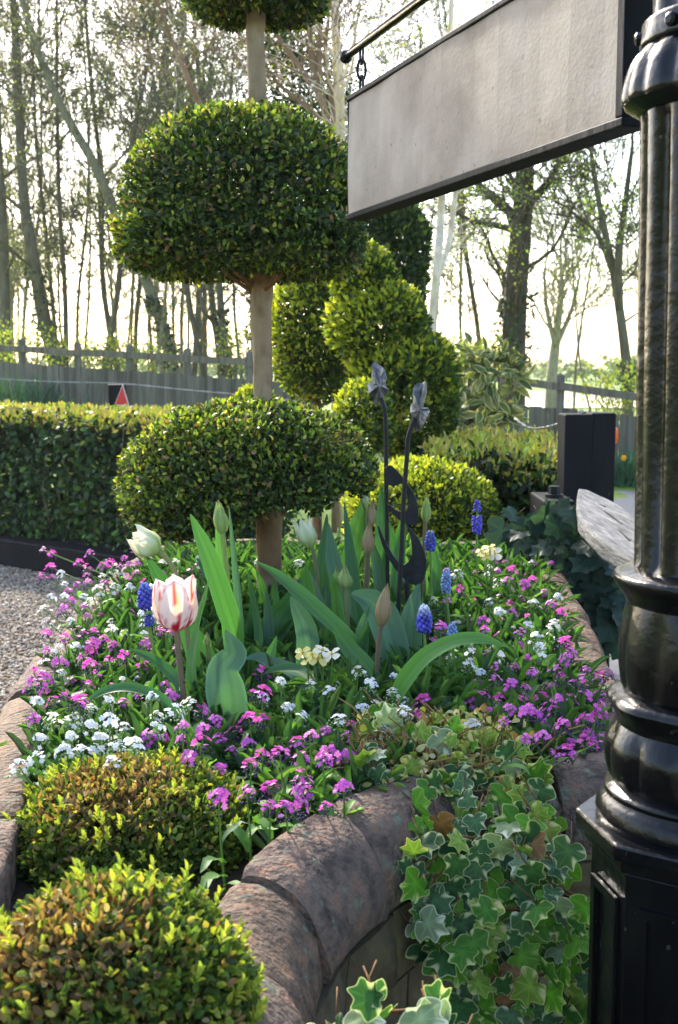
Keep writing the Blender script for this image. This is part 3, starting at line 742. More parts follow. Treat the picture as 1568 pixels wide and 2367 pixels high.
def chain(name, label, pts, r, root=None, cat='wire'):
    P = catmull(pts, 10); m = MB()
    for s_ in (0, math.pi):            # two strands twisted round each other
        Q = []
        for i, p in enumerate(P):
            a = i * 1.1 + s_; Q.append(p + Vector((math.cos(a) * r * .8, 0, math.sin(a) * r * .8)))
        m.tube(Q, r, 4, (1, 1, 1))
    for i in range(2, len(P) - 1, 3):
        d = Vector((R.gauss(0, 1), R.gauss(0, 1), R.gauss(0, 1))).normalized() * r * 4
        m.tube([P[i] - d, P[i] + d], r * .6, 3, (1, 1, 1))
    o = m.obj(name, M['wire']); tag(o, label, cat)

# left bollard with red triangle
bp = atY(275, 900, 10.9); zt = atY(275, 888, 10.9).z; hw = 21 * pxm(10.9)
root = thing('black_bollard', 'black square post with a red triangle reflector behind the left hedge', 'bollard', (bp.x, 10.9, 0))
m = MB(); m.box((bp.x-hw, 10.9-hw, 0), (bp.x+hw, 10.9+hw, zt)); o = m.obj('post', M['black_paint'], root); bevel(o, .012)
def tri(cx_, cz, s, y, tilt=0):
    return [Vector((cx_ - s*.5, y, cz - s*.5)), Vector((cx_ + s*.56, y, cz - s*.46)), Vector((cx_ + s*.12, y, cz + s*.56))]
c_ = atY(281, 916, 10.9 - hw - .01)
t0_ = [atY(264, 938, 10.68), atY(298, 937, 10.68), atY(284, 888, 10.68)]
cc_ = sum(t0_, Vector()) / 3
m = MB(); v3 = t0_ + [v + Vector((0, .016, 0)) for v in t0_]
m.add(v3, [(0,1,2),(3,5,4),(0,3,4,1),(1,4,5,2),(2,5,3,0)]); m.obj('reflector_border', M['white_paint'], root)
t1_ = [cc_ + (v - cc_) * .88 + Vector((0, -.004, 0)) for v in t0_]
m = MB(); v3 = t1_ + [v + Vector((0, .006, 0)) for v in t1_]
m.add(v3, [(0,1,2),(3,5,4),(0,3,4,1),(1,4,5,2),(2,5,3,0)]); m.obj('red_triangle', M['red'], root)
chain('barbed_wire', 'galvanised barbed wire stretched from the left edge past the triangle post', [atY(-60,872,11.2), atY(120,882,11.0), atY(275,886,10.88), atY(430,901,10.4), atY(575,914,9.9), atY(700,930,9.4)], .0042)

# right-hand black gate post (two squared timbers), beam with bolt, timber below the slab
def box_px(x0, y0, x1, y1, Y, dep, zbot=None):
    a = atY(x0, y0, Y); b = atY(x1, y1, Y)
    return (a.x, Y, b.z if zbot is None else zbot), (b.x, Y + dep, a.z)
root = thing('gate_post', 'pair of black square timbers forming a gate post with an orange reflector', 'post', (atY(1360,1100,4.5).x, 4.5, 0))
lo, hi = box_px(1307, 958, 1366, 1160, 4.45, .15, 0); m = MB(); m.box(lo, hi); bevel(m.obj('timber', M['black_paint'], root), .006)
lo, hi = box_px(1368, 955, 1420, 1160, 4.46, .15, 0); m = MB(); m.box(lo, hi, (1.15, 1.1, 1.1)); bevel(m.obj('timber', M['black_paint'], root), .006)
q = atY(1421, 1007, 4.52); m = MB()
m.tube([q + Vector((-.004, 0, 0)), q + Vector((.008, 0, 0))], [.034, .03], 14); m.obj('orange_reflector', M['orange'], root)
chain('barbed_wire', 'short drooping galvanised wire running left from the top of the gate post', [atY(1352,953,4.5), atY(1330,960,4.6), atY(1300,977,4.8), atY(1265,988,5.2), atY(1225,990,5.8), atY(1190,968,6.4)], .004)
root = thing('bolted_beam', 'black beam end with a hexagonal bolt beside the gate post', 'beam', (atY(1285,1180,4.1).x, 4.1, 0))
lo, hi = box_px(1258, 1158, 1330, 1215, 4.05, .3, 0); m = MB(); m.box(lo, hi); bevel(m.obj('beam', M['black_paint'], root), .006)
q = Vector((lerp(lo[0], hi[0], .5), 4.16, hi[2]))
m = MB(); m.tube([q, q + Vector((0, 0, .012))], .032, 16); m.obj('washer', M['iron'], root)
m = MB(); m.tube([q + Vector((0, 0, .012)), q + Vector((0, 0, .04))], .021, 6); m.obj('bolt', M['iron'], root)

SLZ = 1.12
sl = [(1336,1128),(1362,1132),(1392,1146),(1402,1150),(1430,1164),(1462,1186),(1500,1205),(1530,1300),(1480,1312),(1458,1296),(1425,1272),(1392,1252),(1360,1222),(1342,1196),(1331,1178),(1332,1150)]
top = [atZ(x, y, SLZ) for x, y in sl]
root = thing('weathered_slab', 'cracked silver-grey slab of old oak lying on black timber at the right', 'slab', (top[0].x, 3.4, SLZ - .05))
ctr = sum(top, Vector()) / len(top)
import bmesh
bm = bmesh.new()
vt = [bm.verts.new(v) for v in top]; vb = [bm.verts.new((v.x + R.uniform(-.004,.012), v.y + R.uniform(-.01,.02), v.z - .042)) for v in top]
ft = bm.faces.new(vt); bm.faces.new(list(reversed(vb)))
for i in range(len(top)):
    j = (i + 1) % len(top); bm.faces.new((vt[i], vb[i], vb[j], vt[j]))
bmesh.ops.recalc_face_normals(bm, faces=bm.faces)
me = bpy.data.meshes.new('plank'); bm.to_mesh(me); bm.free()
off = wloc(root); me.transform(Matrix.Translation(-off)); me.materials.append(M['old_wood'])
a = me.color_attributes.new('Col', 'FLOAT_COLOR', 'POINT'); a.data.foreach_set('color', np.ones(len(me.vertices)*4, dtype=np.float32))
bevel(link('plank', me, root), .008)
for cr in ([(1395,1180),(1415,1195),(1440,1212)], [(1385,1165),(1400,1172)], [(1430,1225),(1456,1250)]):
    m = MB(); m.tube([atZ(x, y, SLZ + .0005) for x, y in cr], [.001, .003, .001][:len(cr)], 4, (.12, .11, .10)); m.obj('crack', M['old_wood'], root)
root = thing('slab_post', 'black timber post carrying the oak slab, hung with dark ivy', 'post', (atY(1350,1400,3.55).x, 3.55, 0))
lo, hi = box_px(1292, 1205, 1396, 1500, 3.5, .16, 0); hi = (hi[0], hi[1], SLZ - .044); m = MB(); m.box(lo, hi); bevel(m.obj('timber', M['black_paint'], root), .008)
lo, hi = box_px(1486, 1250, 1516, 1500, 2.62, .10, 0); hi = (hi[0], hi[1], SLZ - .044); m = MB(); m.box(lo, hi); bevel(m.obj('rear_timber', M['black_paint'], root), .006)

# ------------------------------------------------------------------ raised bed: soil, coping, walls
WZ = 0.92
left_c = [(-.60,3.90),(-.607,3.3),(-.60,2.65),(-.583,2.35),(-.553,2.06),(-.478,1.6),(-.443,1.39),(-.405,1.0),(-.39,.62)]
right_c = [(.665,3.95),(.592,3.1),(.54,2.6),(.50,2.25),(.478,2.0),(.468,1.84)]
front_c = [(.50,1.735),(.38,1.705),(.26,1.685),(.15,1.64),(.06,1.56),(-.005,1.465),(-.05,1.37),(-.078,1.25),(-.085,1.1),(-.075,.9),(-.065,.66)]
back_c = [(-.56,3.98),(-.25,4.05),(.2,4.06),(.62,4.0)]
bed = thing('raised_bed', 'raised stone flower bed with rounded red-brown coping and a curved recess in front', 'raised bed', (0, 2.4, 0))
def path_eval(P, s):
    acc = 0
    for a, b in zip(P[:-1], P[1:]):
        L = (b - a).length
        if s <= acc + L or b is P[-1]:
            t = (s - acc) / L; return a.lerp(b, t), (b - a).normalized()
        acc += L
def path_len(P): return sum((b - a).length for a, b in zip(P[:-1], P[1:]))
def coping(path, side, lens, width, prof, seed):
    """side=+1: the bed lies to the right of the walking direction"""
    rng = random.Random(seed)
    P = catmull([(x, y, 0) for x, y in path], 8); L = path_len(P); s = 0; k = 0
    while s < L - .03:
        l = min(rng.uniform(*lens), L - s)
        if L - s - l < .06: l = L - s
        gap = .003
        n = max(4, int(l / .02)); rows = []
        dz = rng.uniform(-.007, .007); dr = rng.uniform(-.006, .006); tw = rng.uniform(-.03, .03)
        for i in range(n + 1):
            t = i / n; ss = s + gap + (l - 2 * gap) * t
            p, d = path_eval(P, ss); nr = Vector((d.y, -d.x, 0)) * side     # towards the bed
            e = min(t, 1 - t) * l; rd = max(0, 1 - e / .010); sh = 1 - .05 * rd * rd
            row = []
            for (u, zz) in prof:
                uu = u * width * sh; z_ = WZ + dz + zz - .006 * rd * rd + tw * (t - .5) * .1
                q = p + nr * (uu + dr); q.z = z_
                q += Vector((1, 1, .8)) * (nz(q, 55, seed + k) * .0024 + nz(q, 19, seed + k * 3) * .0045)
                row.append(q)
            rows.append(row)
        m = MB(); kk = len(prof); vs = [v for r_ in rows for v in r_]
        fs = [(i*kk+j, i*kk+j+1, (i+1)*kk+j+1, (i+1)*kk+j) for i in range(n) for j in range(kk-1)]
        fs += [(i*kk+kk-1, i*kk, (i+1)*kk, (i+1)*kk+kk-1) for i in range(n)]
        fs.append(tuple(range(kk))); fs.append(tuple(n*kk + j for j in reversed(range(kk))))
        sh = rng.uniform(.82, 1.18); tint = rng.choice([(1.08, .96, .92), (1, 1, 1), (.97, .98, 1.0), (1.05, 1, .9)])
        m.add(vs, fs, tuple(sh * v for v in tint))
        autosmooth(m.obj('coping_stone', M['stone'], bed, smooth=True), 50)
        s += l; k += 1
    # mortar bed and wall body under the stones
    m = MB(); vs = []
    for i in range(60):
        p, d = path_eval(P, min(L * i / 59, L - 1e-4)); nr = Vector((d.y, -d.x, 0)) * side
        umin = min(u for u, _ in prof); umax = max(u for u, _ in prof)
        zb = WZ - .012
        for u, zz in ((umin * .58, min(z for _, z in prof) + .004), (umin * .54, zb - .042), (umax * .80, zb), (umax * .80, 0.0), (umin * .58, 0.0)):
            q = p + nr * u * width; vs.append(Vector((q.x, q.y, (WZ + zz) if zz < -.01 and zz > -.5 else zz if zz >= 0 and zz < .95 else zz)))
    kk = 5
    m.add(vs, [(i*kk+j, i*kk+(j+1)%kk, (i+1)*kk+(j+1)%kk, (i+1)*kk+j) for i in range(59) for j in range(kk)])
    m.obj('mortar_core', M['mortar'], bed)
PROF_SIDE = [(.50,-.10),(.50,-.022),(.49,-.008),(.44,-.001),(.2,.002),(-.05,.0),(-.25,-.006),(-.40,-.02),(-.48,-.04),(-.50,-.07),(-.50,-.10)]
PROF_FRONT = [(.50,-.10),(.50,-.02),(.47,-.006),(.40,.0),(.22,.001),(.05,-.004),(-.12,-.014),(-.27,-.03),(-.40,-.055),(-.48,-.082),(-.50,-.105),(-.47,-.118),(-.3,-.12)]
coping(left_c, -1, (.24, .34), .092, PROF_SIDE, 3)
coping(right_c, 1, (.21, .27), .082, PROF_SIDE, 9)
coping(front_c, 1, (.17, .21), .118, PROF_FRONT, 17)
coping(back_c, 1, (.25, .32), .09, PROF_SIDE, 23)
# rough stone blocks facing the recess below the coping
Pf = catmull([(x, y, 0) for x, y in front_c], 8); Lf = path_len(Pf)
rng = random.Random(31); z = WZ - .122
while z > .08:
    h = rng.uniform(.10, .16); s = rng.uniform(-.1, 0)
    while s < Lf:
        l = rng.uniform(.14, .26); a, b = max(s, 0), min(s + l, Lf)
        if b - a > .03:
            vs = []; n = 5
            dp = rng.uniform(.0, .012)
            for i in range(n + 1):
                p, d = path_eval(Pf, min(a + .004 + (b - a - .008) * i / n, Lf - 1e-4)); nr = Vector((d.y, -d.x, 0))
                for jj in range(4):
                    zz = z - h + .004 + (h - .008) * jj / 3
                    q = p + nr * (-.118 * .42 - dp + (.008 if jj in (0, 3) or i in (0, n) else 0)); q.z = zz
                    q += nr * nz(q, 24, 3) * .008
                    vs.append(q)
            m = MB(); sh = rng.uniform(.7, 1.2)
            bk = [v + Vector((path_eval(Pf, min(max(a,0)+ (b-a)*.5, Lf-1e-4))[1].y, -path_eval(Pf, min(a+(b-a)*.5, Lf-1e-4))[1].x, 0)) * .05 for v in (vs[0], vs[3], vs[n*4], vs[n*4+3])]
            fs = [(i*4+j, i*4+j+1, (i+1)*4+j+1, (i+1)*4+j) for i in range(n) for j in range(3)]
            b0 = len(vs); vs += bk
            fs += [(0, b0, b0+1, 3, 2, 1), (n*4, n*4+1, n*4+2, n*4+3, b0+3, b0+2), tuple([i*4 for i in range(n+1)] + [b0+2, b0]), tuple([i*4+3 for i in range(n, -1, -1)] + [b0+1, b0+3])]
            m.add(vs, fs, (sh, sh * rng.uniform(.92, 1), sh * rng.uniform(.8, .95)))
            m.obj('wall_stone', M['wall_stone'], bed, smooth=False)
        s += l
    z -= h
# soil
SZ = 0.865
sp = [(-.56,3.93),(-.57,3.3),(-.565,2.65),(-.545,2.35),(-.515,2.06),(-.44,1.6),(-.40,1.39),(-.37,1.0),(-.36,.64),(-.11,.64),(-.115,.9),(-.125,1.1),(-.12,1.27),(-.09,1.39),(-.045,1.49),(.03,1.6),(.13,1.68),(.25,1.725),(.38,1.745),(.44,1.80),(.45,2.0),(.47,2.25),(.51,2.6),(.565,3.1),(.635,3.93)]
m = MB(); cpt = Vector((0, 2.5, SZ))
SOIL2 = [Vector((x, y)) for x, y in sp]
bm = bmesh.new(); vv = [bm.verts.new((x, y, SZ)) for x, y in sp]; bm.faces.new(vv)
bmesh.ops.triangulate(bm, faces=bm.faces); bmesh.ops.subdivide_edges(bm, edges=bm.edges, cuts=5, use_grid_fill=True)
for v in bm.verts: v.co.z += nz(v.co, 14) * .012
bmesh.ops.recalc_face_normals(bm, faces=bm.faces)
me = bpy.data.meshes.new('soil'); bm.to_mesh(me); bm.free(); me.transform(Matrix.Translation(-wloc(bed))); me.materials.append(M['soil'])
if me.polygons[0].normal.z < 0: me.flip_normals()
link('soil', me, bed)
SPX = np.array(sp)
def in_bed(x, y, pad=0.0):
    c = False; j = len(sp) - 1
    for i in range(len(sp)):
        xi, yi = sp[i]; xj, yj = sp[j]
        if (yi > y) != (yj > y) and x < (xj - xi) * (y - yi) / (yj - yi) + xi: c = not c
        j = i
    if not c: return False
    if pad:
        return float(np.min(np.hypot(SPX[:,0]-x, SPX[:,1]-y))) > pad * .5
    return True

# ------------------------------------------------------------------ topiary
TY = 3.05
tx = atY(622, 1430, TY).x
topi = thing('topiary_tree', 'cloud-pruned topiary tree with three clipped domes on one pale stem in the bed', 'topiary', (tx, TY, SZ))
TG = [(.022,.038,.018),(.034,.058,.02),(.055,.09,.022),(.10,.155,.028)]
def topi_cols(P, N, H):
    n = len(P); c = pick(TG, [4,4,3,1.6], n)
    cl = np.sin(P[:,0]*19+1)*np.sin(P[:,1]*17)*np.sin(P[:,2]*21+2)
    tip = NR.random(n) < np.clip(.17 + .5*np.clip(N[:,2]-.2,0,1)**1.2 + .14*(N[:,0] < -.4) + .2*cl, 0, .85)  # young leaves on top; extra yellow at left paints the sunlit side
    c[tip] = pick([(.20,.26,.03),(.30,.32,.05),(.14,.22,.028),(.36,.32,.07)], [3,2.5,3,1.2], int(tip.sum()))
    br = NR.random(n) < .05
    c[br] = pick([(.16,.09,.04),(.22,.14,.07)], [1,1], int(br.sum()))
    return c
def dome(xc, x0, x1, y0, y1, Y=TY):
    c = atY(xc, (y0+y1)/2, Y); rx = (x1-x0)/2*pxm(Y); zt, zb = atY(xc, y0, Y).z, atY(xc, y1, Y).z
    return c.x, rx, zt, zb
domes = []
for (xc, x0, x1, y0, y1, pw, lab) in ((578,288,872,930,1268,(2.2,2.5),'lower dome'), (562,300,826,254,638,(2.4,5.0),'upper dome'), (592,435,755,-330,44,(2.2,3.6),'top dome')):
    X, rx, zt, zb = dome(xc, x0, x1, y0, y1)
    zc = lerp(zb, zt, .42 if lab == 'lower dome' else .30); b = ((X, TY, zc), (rx, rx*.98, zt-zc, zc-zb), pw)
    domes.append(b)
    def clip(P, b=b, zb=zb, lab=lab):       # hollow underneath where the stem enters
        if lab == 'lower dome': return P[:,2] > 1.085 + .12*np.clip((P[:,0]+.42)/.44, 0, 1.2) + .03*np.sin(P[:,0]*31)*np.sin(P[:,1]*23) + .05*np.clip((P[:,1]-TY)/.3, 0, 1)
        r_ = np.hypot(P[:,0]-b[0][0], P[:,1]-b[0][1]); return P[:,2] > zb + .03 - .06*(r_/b[1][0]) + (.05*(r_ < .12) if zb < 2.2 else 0)
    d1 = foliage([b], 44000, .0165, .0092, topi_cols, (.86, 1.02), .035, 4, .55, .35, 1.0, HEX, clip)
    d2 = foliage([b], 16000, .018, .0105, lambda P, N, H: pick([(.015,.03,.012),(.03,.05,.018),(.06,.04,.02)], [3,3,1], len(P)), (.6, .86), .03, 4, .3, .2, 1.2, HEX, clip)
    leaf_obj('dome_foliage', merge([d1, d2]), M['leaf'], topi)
# stem
def tp(x, y, dy=0): return atY(x, y, TY + dy)
stem = [Vector((tx, TY, SZ-.05)), tp(623,1400), tp(621,1290), tp(622,1180), tp(612,1050), tp(609,920), tp(606,800), tp(604,700), tp(606,620), tp(600,480), tp(596,300), tp(594,220), tp(592,110), tp(591,20), tp(590,-120), tp(590,-260)]
srad = [v*pxm(TY)/2 for v in (60,56,57,62,46,44,44,48,56,44,38,40,40,42,34,20)]
P = catmull(stem, 5)
m = MB(); vs = []
rad_ = [interp(i/5, range(len(srad)), srad) for i in range(len(P))]
m.tube(P, rad_, 18)
m.v = [tuple(Vector(v) + Vector((nz(v, 60) * .0022 + nz(v, 25, 4) * .002, nz(v, 55, 2) * .0022, 0))) for v in m.v]
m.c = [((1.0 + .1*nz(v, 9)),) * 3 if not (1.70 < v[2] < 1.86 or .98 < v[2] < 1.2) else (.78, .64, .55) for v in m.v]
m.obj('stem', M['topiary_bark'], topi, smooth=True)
# branches inside and under the domes
for b, zb in ((domes[0], 1.04), (domes[1], 1.73), (domes[2], 2.46)):
    m = MB(); c = Vector(b[0])
    for i in range(11 if b is domes[0] else 28):
        a = R.uniform(0, 6.28); rr = R.uniform(.45, .9) * b[1][0]
        z0 = zb + (R.uniform(.03, .16) if b is domes[0] else R.uniform(-.07, .06)); p0 = Vector((interp(z0, [q.z for q in P], [q.x for q in P]), TY, z0))
        e = Vector((c.x + math.cos(a)*rr, TY + math.sin(a)*rr, zb + (R.uniform(.16, .3) if b is domes[0] else R.uniform(.03, .26))))
        mid = p0.lerp(e, .5) + Vector((R.gauss(0,.02), R.gauss(0,.02), R.uniform(-.02,.04)))
        q = catmull([p0, mid, e], 4); m.tube(q, [lerp(.0065, .002, k/8) for k in range(9)], 5, (.7,.5,.38))
        for k in range(3):
            s_ = q[R.randint(3, 7)]; m.tube([s_, s_ + Vector((R.gauss(0,.05), R.gauss(0,.05), R.uniform(-.03,.06)))], [.002, .001], 3, (.65,.5,.38))
    m.obj('branches', M['topiary_bark'], topi, smooth=True)

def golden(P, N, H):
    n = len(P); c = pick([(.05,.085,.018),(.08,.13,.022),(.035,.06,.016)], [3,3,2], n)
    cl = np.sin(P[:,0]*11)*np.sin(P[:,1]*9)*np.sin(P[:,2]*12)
    tip = NR.random(n) < np.clip(.44 + .42*np.clip(N[:,2],-.6,1) - .36*N[:,0] + .2*cl, .06, .97)  # new growth on top; left flank yellower, sunlit side put into the colour
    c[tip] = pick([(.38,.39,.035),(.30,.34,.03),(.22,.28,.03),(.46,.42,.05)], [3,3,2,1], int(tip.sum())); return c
def px_blob(x, y, rx, rt, rb, Y, ry=None, pw=2.0):
    c = atY(x, y, Y); k = pxm(Y)
    return (tuple(c), (rx*k, (ry or rx)*k, rt*k, rb*k), pw)
def topiary_bush(name, label, blobs, Y, dens, L, W, colf, stem_px=None, mat='leaf', depth=(.84,1.03), bump=.05):
    c = Vector(blobs[0][0]); root = thing(name, label, 'topiary', (c.x, c.y, 0))
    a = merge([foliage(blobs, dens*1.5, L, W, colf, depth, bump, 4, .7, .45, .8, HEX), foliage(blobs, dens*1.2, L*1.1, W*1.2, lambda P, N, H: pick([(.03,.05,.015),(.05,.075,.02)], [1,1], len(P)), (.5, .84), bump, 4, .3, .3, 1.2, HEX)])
    leaf_obj('foliage', a, M[mat], root)
    zb = min(b[0][2] - b[1][3]*.6 for b in blobs)
    bt = Vector(min(blobs, key=lambda b: b[0][2])[0])
    m = MB(); m.tube(catmull([Vector((bt.x, bt.y, 0)), Vector((bt.x+.01, bt.y, bt.z*.5)), bt], 4), [.03,.03,.029,.028,.028,.027,.026,.025,.024], 8, (.8,.7,.6))
    m.obj('stem', M['topiary_bark'], root, smooth=True)
    return root
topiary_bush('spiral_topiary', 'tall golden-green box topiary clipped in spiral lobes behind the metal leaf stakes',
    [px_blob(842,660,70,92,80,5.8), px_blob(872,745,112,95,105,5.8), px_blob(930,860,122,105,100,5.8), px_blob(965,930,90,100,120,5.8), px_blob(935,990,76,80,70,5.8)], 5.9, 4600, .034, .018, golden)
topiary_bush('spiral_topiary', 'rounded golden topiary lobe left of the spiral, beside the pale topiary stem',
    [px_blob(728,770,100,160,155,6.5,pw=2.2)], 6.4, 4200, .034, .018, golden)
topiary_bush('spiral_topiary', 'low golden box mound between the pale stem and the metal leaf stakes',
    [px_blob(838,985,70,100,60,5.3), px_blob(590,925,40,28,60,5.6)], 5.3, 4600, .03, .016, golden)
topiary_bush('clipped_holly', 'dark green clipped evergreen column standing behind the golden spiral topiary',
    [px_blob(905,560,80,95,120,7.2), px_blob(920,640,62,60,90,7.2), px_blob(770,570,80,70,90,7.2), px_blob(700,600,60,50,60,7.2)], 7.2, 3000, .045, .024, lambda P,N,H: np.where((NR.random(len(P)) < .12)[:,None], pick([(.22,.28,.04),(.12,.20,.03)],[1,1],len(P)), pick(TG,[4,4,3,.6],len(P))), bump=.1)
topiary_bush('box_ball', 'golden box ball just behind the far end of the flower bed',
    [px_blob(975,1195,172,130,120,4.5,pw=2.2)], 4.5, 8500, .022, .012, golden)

def boxball_cols(brown_c):
    def f(P, N, H):
        n = len(P); c = pick([(.06,.10,.02),(.09,.15,.025),(.04,.07,.02)], [3,3,2], n)
        cl = np.sin(P[:,0]*45)*np.sin(P[:,1]*40)*np.sin(P[:,2]*50)
        tip = NR.random(n) < np.clip(.30 + .12*cl + .12*(NR.random(n)), 0, 1)
        c[tip] = pick([(.30,.31,.04),(.25,.29,.045),(.20,.25,.04),(.34,.28,.06)], [2,3,3,1], int(tip.sum()))
        d = np.linalg.norm((P - np.array(brown_c)) / np.array([.10,.11,.07]), axis=1)
        br = NR.random(n) < np.clip(1.15 - d*.85, .06, .78)
        c[br] = pick([(.22,.13,.05),(.28,.17,.06),(.28,.21,.11),(.15,.09,.04)], [3,3,2,2], int(br.sum()))
        return c
    return f
def box_ball(label, c, r, pw, brown):
    root = thing('box_ball', label, 'box ball', (c[0], c[1], SZ))
    b = (c, r, pw)
    fc = boxball_cols(brown)
    a1 = foliage([b], 105000, .0105, .0062, fc, (.87, 1.02), .05, 5, .65, .35, 1.0, RIB, lambda P: P[:,2] > SZ - .005)
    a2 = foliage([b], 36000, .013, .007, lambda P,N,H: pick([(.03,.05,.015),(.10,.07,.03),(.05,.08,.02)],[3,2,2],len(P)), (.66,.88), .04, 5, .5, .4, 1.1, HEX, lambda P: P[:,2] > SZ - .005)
    # upright young shoots standing proud
    P, N, H = blob_points([b], 560, (1.0, 1.03), .05, 5, lambda P: P[:,2] > SZ + .03)
    sh = []
    for k in range(6):
        ang = k * 2.4 + NR.uniform(0, 1, len(P)); ax = unit(N*.6 + np.array([0,0,.8])); t1 = unit(np.cross(ax, [.3,.7,.2])); t2 = np.cross(ax, t1)
        side = t1*np.cos(ang)[:,None] + t2*np.sin(ang)[:,None]
        sh.append(leaf_arrays(P + ax*(k*.0026), ax*.9 + side*(.55 if k < 4 else .25), ax*.6 - side, .0105*NR.uniform(.8,1.2,len(P)), .0055, pick([(.40,.40,.05),(.32,.36,.05),(.25,.32,.05)],[2,3,2],len(P),.15), RIB))
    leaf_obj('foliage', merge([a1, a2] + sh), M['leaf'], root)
    m = MB()
    for _ in range(60):
        d = Vector((R.gauss(0,1), R.gauss(0,1), abs(R.gauss(0,1))*.8)).normalized()
        e = Vector(c) + Vector((d.x*r[0], d.y*r[1], d.z*r[2]))*.92
        p0 = Vector((c[0]+R.gauss(0,.015), c[1]+R.gauss(0,.015), SZ-.01)); m.tube(catmull([p0, p0.lerp(e,.5)+Vector((0,0,.01)), e], 2), [.0035,.003,.0025,.002,.001], 4, (.6,.5,.4))
    m.obj('twigs', M['topiary_bark'], root)
    return root
bb1 = atY(306, 1900, 1.55)
box_ball('browned-top box ball in the front corner of the bed, the farther of two', (bb1.x, 1.55, .870), (.158,.155,.102,.05), 2.1, (bb1.x-.02, 1.50, .965))
bb2 = atY(262, 2330, 1.03)
box_ball('nearest box ball, blurred and filling the lower left corner', (bb2.x, 1.03, .905), (.126,.125,.128,.06), 2.2, (bb2.x-.06, .97, 1.02))

# variegated shrub: every large leaf an object
vs_root_p = atY(1120, 1000, 8.6)
shrub = thing('variegated_shrub', 'cream-edged variegated evergreen shrub between golden spiral and road fence', 'shrub', (vs_root_p.x, 8.6, 0))
def edged_leaf_mesh(name, mat, mid, edge, L=1.0, W=.42, fold=.16, droop=.2):
    m = MB(); ts = [0, .18, .42, .68, .88, 1.0]; ws = [.02, .34, .5, .42, .2, .0]
    vs, cs, fs = [], [], []
    for t, w_ in zip(ts, ws):
        z0 = -droop * t * t
        for s_ in (-1, -.62, 0, .62, 1):
            vs.append((s_ * w_ * W * 2 * .5, t * L, z0 + abs(s_) * w_ * fold)); cs.append(edge if abs(s_) > .8 else mid)
    for i in range(len(ts)-1):
        for j in range(4): fs.append((i*5+j, i*5+j+1, (i+1)*5+j+1, (i+1)*5+j))
    m.add(vs, fs, cs); return m.mesh(name, mat, smooth=True)
vmesh = [edged_leaf_mesh('leaf', M['leaf_matt'], c, e) for c, e in (((.09,.13,.04),(.66,.60,.34)), ((.13,.17,.05),(.70,.64,.38)), ((.07,.11,.04),(.58,.54,.28)), ((.20,.21,.08),(.62,.56,.32)))]
vblobs = [px_blob(1118,900,86,100,110,8.6,pw=2.3), px_blob(1160,880,52,70,80,8.5), px_blob(1075,950,60,90,70,8.5)]
P, N, H = blob_points(vblobs, 330, (.8, 1.05), .1, 3)
tocam = unit(np.array([0,0,CAMZ]) - P); k = NR.permutation(np.where((N*tocam).sum(1) > .15)[0])[:295]; pass
def orient(o, loc, axis, normal, s, parent):
    y = Vector(axis).normalized(); x = y.cross(Vector(normal)); x = x.normalized() if x.length > 1e-5 else y.orthogonal().normalized(); z = x.cross(y)
    Mx = Matrix((x, y, z)).transposed().to_4x4()
    Mx = Matrix.Translation(Vector(loc) - wloc(parent)) @ Mx @ Matrix.Diagonal((s, s, s, 1))
    o.matrix_local = Mx
for i in k:
    o = link('leaf', vmesh[R.randrange(4)], shrub)
    ax = Vector(N[i])*.5 + Vector((R.gauss(0,.6), R.gauss(0,.4), R.gauss(-.1,.5)))
    orient(o, P[i], ax, Vector(N[i]) + Vector((R.gauss(0,.4), R.gauss(0,.4), .5)), .125*R.uniform(.6,1.2), shrub)
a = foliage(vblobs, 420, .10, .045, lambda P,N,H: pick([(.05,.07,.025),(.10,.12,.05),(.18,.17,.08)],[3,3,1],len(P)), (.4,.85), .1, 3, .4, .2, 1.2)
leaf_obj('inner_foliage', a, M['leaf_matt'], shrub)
m = MB()
for _ in range(14):
    b = R.choice(vblobs); e = Vector(b[0]) + Vector((R.gauss(0,.12), R.gauss(0,.1), R.uniform(-.1,.25)))
    m.tube(catmull([Vector((vs_root_p.x+R.gauss(0,.05), 8.6, 0)), Vector((e.x, e.y, e.z*.6)), e], 4), [lerp(.015,.004,q/8) for q in range(9)], 5, (.7,.6,.5))
m.obj('stems', M['bark'], shrub)

